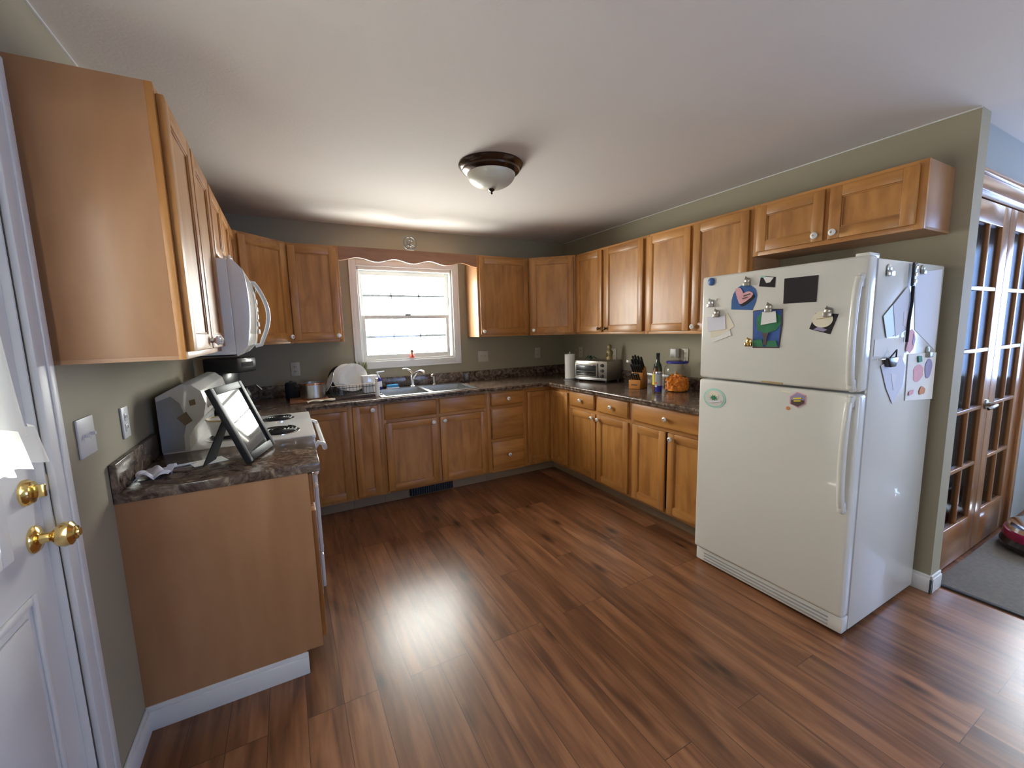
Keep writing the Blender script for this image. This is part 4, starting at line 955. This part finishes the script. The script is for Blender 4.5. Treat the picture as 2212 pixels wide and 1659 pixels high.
wine = thing('wine_bottle', 'dark green wine bottle with black top behind the drink can', 'wine bottle', (3.31, -1.545, Z))
b = MB(); b.lathe([(0, .002), (.033, 0), (.036, .006), (.036, .165), (.030, .195), (.015, .225), (.0135, .245)], 'dgreen', seg=28); part('bottle_body', b, wine)
b = MB(); b.lathe([(.0142, .24), (.0142, .275), (.0155, .278), (.0155, .295), (0, .296)], 'black', seg=20); part('foil_cap', b, wine)
b = MB(); b.lathe([(.0365, .06), (.0365, .14)], 'rust', seg=28); part('bottle_label', b, wine)
oil = thing('oil_bottle', 'bottle with a yellow label, left of the cheese ball jar', 'bottle', (3.20, -1.625, Z))
b = MB(); b.lathe([(0, .002), (.022, 0), (.025, .005), (.025, .13), (.020, .155), (.012, .17), (.012, .185)], 'liquid', seg=24); part('bottle_body', b, oil)
b = MB(); b.lathe([(.0255, .045), (.0255, .135)], 'yellow', seg=24); part('bottle_label', b, oil)
b = MB(); b.lathe([(.013, .18), (.0135, .2), (0, .201)], 'black', seg=20); part('cap', b, oil)

jar = thing('snack_jar', 'large clear plastic jar with a blue lid, half full of orange cheese balls', 'jar', (3.285, -1.765, Z))
b = MB(); b.lathe([(0, .003), (.085, 0), (.094, .008), (.097, .03), (.095, .05), (.098, .07), (.098, .17), (.092, .195), (.078, .212), (.074, .225)], 'jarg', seg=48); part('jar_body', b, jar)
b = MB(); b.lathe([(.080, .222), (.083, .226), (.083, .238), (.078, .243), (0, .243)], 'jarg', seg=40); b.lathe([(.080, .224), (.0835, .228), (.0835, .238), (.080, .242), (.075, .240)], 'dblue', seg=40); part('lid', b, jar)
b = MB()
for k in range(420):
    a = random.uniform(0, 2*PI); r = .082*math.sqrt(random.uniform(.35, 1)); z = random.uniform(.013, .118+.02*math.sin(a*2))
    if z > .10: r = .082*math.sqrt(random.uniform(0, 1))
    b.ball((r*math.cos(a), r*math.sin(a), z), .0105, 'orange', 1)
b.lathe([(0, .006), (.07, .006), (.07, .105), (0, .115)], 'orange', seg=24)
tag(part('cheese_balls', b, loc=(3.285, -1.765, Z), kind='stuff'), 'orange cheese balls filling the lower half of the clear jar', 'snack')

# ---------------------------------------------------------------- things around the sink
b = MB(); b.box(-.14, .14, -.12, .12, 0, .014, 'mat_board', .004)
tag(part('cutting_board', b, loc=(.695, -.37, Z)), 'thin reddish wooden board under the steel pot', 'cutting board')
pot = thing('cooking_pot', 'stainless steel pot with a copper rim standing on the wooden board', 'pot', (.728, -.33, Z+.0145))
b = MB(); b.lathe([(0, .001), (.088, 0), (.094, .006), (.096, .115)], 'steel', seg=48); b.lathe([(.096, .113), (.099, .117), (.098, .123), (.092, .122), (.090, .01), (0, .008)], 'steel', seg=48); b.lathe([(.0962, .112), (.0995, .117), (.0985, .124), (.094, .1235)], 'copper', seg=48); part('pot_body', b, pot)
b = MB(); b.tube([(-.09, 0, .095), (-.12, .005, .1), (-.125, .01, .09)], .008, 'black', 8); part('pot_handle', b, pot)
tow = MB()
tow.grid(lambda u, v: (-.09+.2*u, -.03+.06*v+.01*math.sin(u*9), .006+.009*abs(math.sin(u*7+v*3))+.004*math.sin(v*9+u*4)), 24, 8, 'cream', th=.003)
tag(part('dish_cloth', tow, loc=(.76, -.545, Z+.0035), rotz=.1), 'crumpled tan dish cloth at the front edge of the wooden board', 'dish cloth')
mug = thing('black_canister', 'black canister standing left of the steel pot', 'canister', (.575, -.20, Z))
b = MB(); b.lathe([(0, 0), (.045, 0), (.048, .006), (.048, .12), (.044, .13), (0, .132)], 'blackm', seg=32); part('canister_body', b, mug)
b = MB(); b.lathe([(0, .131), (.04, .132), (.04, .14), (.012, .142), (.010, .152), (0, .154)], 'black', seg=24); part('lid', b, mug)

rk = thing('dish_rack', 'black wire dish rack full of dishes left of the sink', 'dish rack', (1.045, -.30, Z))
rw, rdp, rh = .183, .15, .105
b = MB()
def loop(z, e=0): return [(-rw-e, -rdp-e, z), (rw+e, -rdp-e, z), (rw+e, rdp+e, z), (-rw-e, rdp+e, z)]
for z, r_ in ((.024, .003), (.085, .0025), (rh, .003)): 
    L = loop(z); 
    for i in range(4): b.tube([L[i], L[(i+1) % 4]], r_, 'chrome' if z == rh else 'black', 6)
for k in range(15):
    x = -rw+2*rw*k/14; b.tube([(x, -rdp, rh), (x, -rdp, .024), (x, rdp, .024), (x, rdp, rh)], .0016, 'black', 6)
for k in range(9):
    y = -rdp+2*rdp*k/8; b.tube([(-rw, y, rh), (-rw, y, .024), (rw, y, .024), (rw, y, rh)], .0016, 'black', 6)
part('wire_basket', b, rk)
b = MB(); b.box(-rw-.02, rw+.02, -rdp-.03, rdp+.02, 0, .008, 'brown', .004); b.box(-rw-.02, rw+.02, -rdp-.03, -rdp-.024, .0, .014, 'brown', .002); part('drain_tray', b, rk)
for x, y in ((-rw, -rdp), (rw, -rdp), (-rw, rdp), (rw, rdp)):
    b = MB(); b.tube([(x, y, .0085), (x, y, .03)], .006, 'black', 8); part('foot', b, rk)
def disc(label, name, cat, loc, r, tilt, yaw, m, deep=.02, th=.004, group=None):
    b = MB(); X = Matrix.Rotation(yaw, 4, 'Z') @ Matrix.Rotation(tilt, 4, 'X')
    b.lathe([(0, 0), (r*.55, 0), (r*.62, .003), (r*.97, deep), (r, deep+.001), (r, deep+th), (r*.94, deep+th), (r*.6, .003+th), (r*.5, th), (0, th)], m, seg=48, X=X)
    o = part(name, b, loc=loc); tag(o, label, cat, group); return o
rkz = Z+.028
disc('large white platter leaning in the middle of the dish rack', 'dinner_plate', 'plate', (1.045, -.290, rkz+.122), .120, math.radians(76), math.radians(-14), 'porc', .020, group='plates in the dish rack')
disc('white serving plate behind the large platter in the dish rack', 'dinner_plate', 'plate', (1.005, -.237, rkz+.122), .117, math.radians(76), math.radians(-14), 'porc', .014, group='plates in the dish rack')
disc('round dark pan lid leaning at the back of the dish rack', 'pan_lid', 'pan lid', (.965, -.187, rkz+.118), .105, math.radians(76), math.radians(-14), 'blackm', .016)
disc('small white plate leaning outwards at the left end of the dish rack', 'side_plate', 'plate', (.868, -.315, rkz+.098), .085, math.radians(66), math.radians(-84), 'porc', .012)
ct = MB(); ct.prism([(-.05, 0), (.05, 0), (.06, .145), (-.06, .145)], -.04, .04, 'porc', 'y', .006)
tag(part('plastic_container', ct, loc=(1.155, -.40, rkz), rotz=.1), 'tall white plastic container at the right end of the dish rack', 'container')
bt = thing('soap_bottle', 'white slim bottle with silver cap at the right end of the dish rack', 'bottle', (1.205, -.485, Z))
b = MB(); b.lathe([(0, 0), (.018, 0), (.019, .005), (.019, .10), (.012, .12)], 'porc', seg=24); part('bottle_body', b, bt)
b = MB(); b.lathe([(.013, .118), (.014, .15), (0, .152)], 'chrome', seg=20); part('cap', b, bt)
jr = thing('drinking_glass', 'dark upturned glass at the front of the dish rack', 'glass', (.93, -.405, rkz))
b = MB(); b.lathe([(.036, 0), (.030, .085), (0, .087)], 'jarg', seg=32); b.lathe([(.034, .002), (.028, .083), (0, .085)], 'jarg', seg=32); part('glass_body', b, jr)
# green serrated leaves of a potted succulent behind the rack
pl = thing('potted_succulent', 'pointed olive green succulent in a dark pot at the left corner of the window', 'potted plant', (1.150, -.075, Z))
b = MB(); b.lathe([(0, 0), (.03, 0), (.038, .09), (.034, .09), (.028, .08), (0, .08)], 'dgreen', seg=28); part('pot', b, pl)
b = MB()
for k in range(11):
    a = k*2.4; l = .17+.03*math.sin(k*3); dx, dy = math.cos(a)*.045, math.sin(a)*.045
    b.tube([(dx*.2, dy*.2, .078), (dx*.7, dy*.7, .078+l*.5), (dx, dy, .078+l*.9), (dx*1.05, dy*1.05, .078+l)], [.012, .017, .008, .001], 'olive', 6)
part('leaves', b, pl)
so = thing('soap_dispenser', 'dark blue hand soap bottle with a pale blue pump left of the faucet', 'soap dispenser', (1.285, -.105, Z+.0065))
b = MB(); b.lathe([(0, 0), (.030, 0), (.032, .005), (.031, .085), (.022, .105), (.014, .112)], 'dblue', seg=28); part('bottle_body', b, so)
b = MB(); b.lathe([(.0322, .025), (.0318, .075)], 'lav', seg=28); part('bottle_label', b, so)
b = MB(); b.lathe([(.015, .108), (.015, .125), (.006, .128), (.006, .15), (.014, .152), (.014, .162), (0, .163)], 'paperb', seg=20); b.tube([(0, 0, .157), (.03, -.01, .160), (.055, -.018, .164)], [.008, .007, .005], 'paperb', 8); part('pump', b, so)
b = MB(); b.box(-.055, .055, -.028, .028, 0, .012, 'lav', .005); b.box(-.05, .05, -.025, .025, .010, .036, 'sponge', .008, seg=3)
tag(part('sponge', b, loc=(1.41, -.12, Z+.0065)), 'blue sponge lying behind the left sink bowl', 'sponge')
b = MB(); b.lathe([(0, .002), (.026, 0), (.030, .004), (.036, .09), (.034, .09), (.028, .006), (0, .006)], 'jarg', seg=32)
tag(part('drinking_glass', b, loc=(2.165, -.09, Z)), 'short clear glass on the counter right of the sink', 'glass')
fg = thing('window_figurine', 'tiny red and peach figurine on the window sill', 'figurine', (1.64, .004, 1.1905))
b = MB(); b.lathe([(0, 0), (.024, 0), (.024, .006), (.016, .02), (.010, .042)], 'red', seg=20); part('figurine_body', b, fg)
b = MB(); b.ball((0, 0, .055), .018, 'skin', 2); part('figurine_head', b, fg)
b = MB(); b.lathe([(.0185, .056), (.016, .068), (.008, .076), (0, .078)], 'brown', seg=16); part('figurine_hair', b, fg)

# ---------------------------------------------------------------- left corner and stove top
cm = thing('coffee_maker', 'tall black coffee maker with carafe in the left corner', 'coffee maker', (.20, -.60, Z), math.radians(60))
b = MB(); b.box(-.10, .10, -.14, .10, 0, .03, 'black', .008); b.box(-.10, .10, .0, .10, .03, .30, 'black', .008); b.box(-.10, .10, -.14, .10, .28, .38, 'black', .012); part('housing', b, cm)
b = MB(); b.lathe([(0, 0), (.055, 0), (.068, .02), (.070, .09), (.05, .13), (.052, .14)], 'black', c=(0, -.065, .034), seg=32); cf = part('carafe', b, cm)
b = MB(); b.tube([(.045, -.09, .165), (.09, -.125, .175), (.115, -.14, .14), (.10, -.13, .075), (.065, -.10, .06)], .009, 'black', 8); part('carafe_handle', b, cf)
b = MB(); b.box(-.06, .06, -.142, -.138, .32, .35, 'blackm', .001); part('badge_panel', b, cm)

pn = thing('saucepan', 'white enamel saucepan with a brown rim on the rear stove burner', 'saucepan', (.262, -1.48, .9345))
b = MB(); b.lathe([(0, .001), (.06, 0), (.072, .008), (.088, .085), (.084, .085), (.068, .01), (0, .006)], 'white', seg=40); b.lathe([(.088, .083), (.0905, .087), (.086, .091), (.083, .087)], 'tan', seg=40); part('pan_body', b, pn)
b = MB(); b.tube([(.03, -.075, .07), (.05, -.12, .085), (.07, -.17, .09)], [.009, .008, .010], 'black', 8); part('pan_handle', b, pn)

# picture frame leaning back on the near counter
az, tl = math.radians(74), math.radians(21); fw, fh = .30, .335
u = Vector((math.cos(az), math.sin(az), 0)); nn = Vector((math.sin(az), -math.cos(az), 0))
upv = (Vector((0, 0, 1))*math.cos(tl)-nn*math.sin(tl)); fn = u.cross(upv)
B1 = Vector((.40, -2.08, Z+.008))
Xf = Matrix(((u.x, -fn.x, upv.x, 0), (u.y, -fn.y, upv.y, 0), (u.z, -fn.z, upv.z, 0), (0, 0, 0, 1)))  # local x=u, y=into the frame, z=up
pf = thing('picture_frame', 'black picture frame leaning on its easel back on the short countertop', 'picture frame', B1)
b = MB(); wd = .032
b.box(0, wd, -.0, .022, 0, fh, 'fblack', .003, Xf); b.box(fw-wd, fw, 0, .022, 0, fh, 'fblack', .003, Xf); b.box(wd, fw-wd, 0, .022, 0, wd, 'fblack', .003, Xf); b.box(wd, fw-wd, 0, .022, fh-wd, fh, 'fblack', .003, Xf)
b.box(wd*.8, fw-wd*.8, .014, .020, wd*.8, fh-wd*.8, 'blackm', 0, Xf); part('frame', b, pf)
b = MB(); b.box(wd*.9, fw-wd*.9, .008, .011, wd*.9, fh-wd*.9, 'fpane', 0, Xf); part('picture_pane', b, pf)
b = MB(); top_ = Xf @ Vector((fw/2, .024, fh*.72)); foot = Vector((-.155, .115, -.006)); d = (foot-top_); sdv = u*.055
vv = [top_-sdv*.6, top_+sdv*.6, foot+sdv, foot-sdv]; off = nn*.004
b2 = bmesh.new(); A = [b2.verts.new(v) for v in vv]; Bv = [b2.verts.new(v-off) for v in vv]
b2.faces.new(A); b2.faces.new(Bv[::-1])
for i in range(4): b2.faces.new([A[i], Bv[i], Bv[(i+1) % 4], A[(i+1) % 4]])
bmesh.ops.recalc_face_normals(b2, faces=b2.faces); b.merge(b2, 'blackm'); part('easel_leg', b, pf)

# clutter by the splash
b = MB(); rnd = random.Random(3)
def crump(u, v):
    return (-.05+.10*u+.008*math.sin(9*v), -.06+.12*v+.008*math.sin(8*u), .004+.022*abs(math.sin(5.3*u+3*v))*abs(math.cos(4*v-u))+.004*math.sin(19*u*v))
b.grid(crump, 22, 22, 'lav', th=.0012)
tag(part('plastic_wrapper', b, loc=(.085, -2.05, Z+.002)), 'crumpled pale plastic wrapper by the left wall on the short countertop', 'wrapper')
b = MB(); b.tube([(-.07, 0, .005), (.05, .006, .005), (.068, .007, .005)], [.0045, .0045, .002], 'porc', 8)
tag(part('pen', b, loc=(.13, -1.955, Z), rotz=.25), 'slim white pen on the short countertop beside the wrapper', 'pen')
b = MB(); b.box(-.06, .06, -.045, .045, 0, .0016, 'paper'); tag(part('note_slip', b, loc=(.235, -1.93, Z), rotz=.4), 'flat pale paper slip lying on the short countertop behind the easel leg', 'paper')
b = MB(); b.box(-.013, .013, -.05, .05, 0, .004, 'brown', .001); tag(part('candy_bar_wrapper', b, loc=(.15, -2.02, Z), rotz=1.2), 'small brown wrapper on the short countertop next to the white pen', 'wrapper')

# ---------------------------------------------------------------- hall floor and machine
b = MB(); b.box(3.585, 5.35, -4.9, -3.262, .0005, .010, 'carpet', .003); cp_ = part('floor_mat', b); tag(cp_, 'large flat grey mat on the floor in front of the glazed wooden doors', 'floor mat')
b = MB(); b.box(3.565, 3.588, -4.92, -3.262, .0, .0115, 'darkedge', .002); part('mat_edge', b, cp_)
vc = thing('vacuum_cleaner', 'black and magenta vacuum cleaner lying on the grey mat', 'vacuum cleaner', (4.53, -3.47, .0105))
b = MB(); b.lathe([(0, 0), (.15, 0), (.175, .02), (.18, .045), (.165, .075)], 'black', seg=40, sx=1.25); part('base', b, vc)
b = MB(); b.lathe([(.168, .074), (.172, .085), (.165, .12), (.158, .125)], 'mag', seg=40, sx=1.25); part('coloured_band', b, vc)
b = MB(); b.lathe([(.158, .124), (.15, .15), (.12, .165), (0, .17)], 'chrome', seg=40, sx=1.25); part('top_shell', b, vc)
b = MB(); b.box(-.08, .16, -.08, .08, .165, .27, 'black', .02, seg=3); part('motor_housing', b, vc)
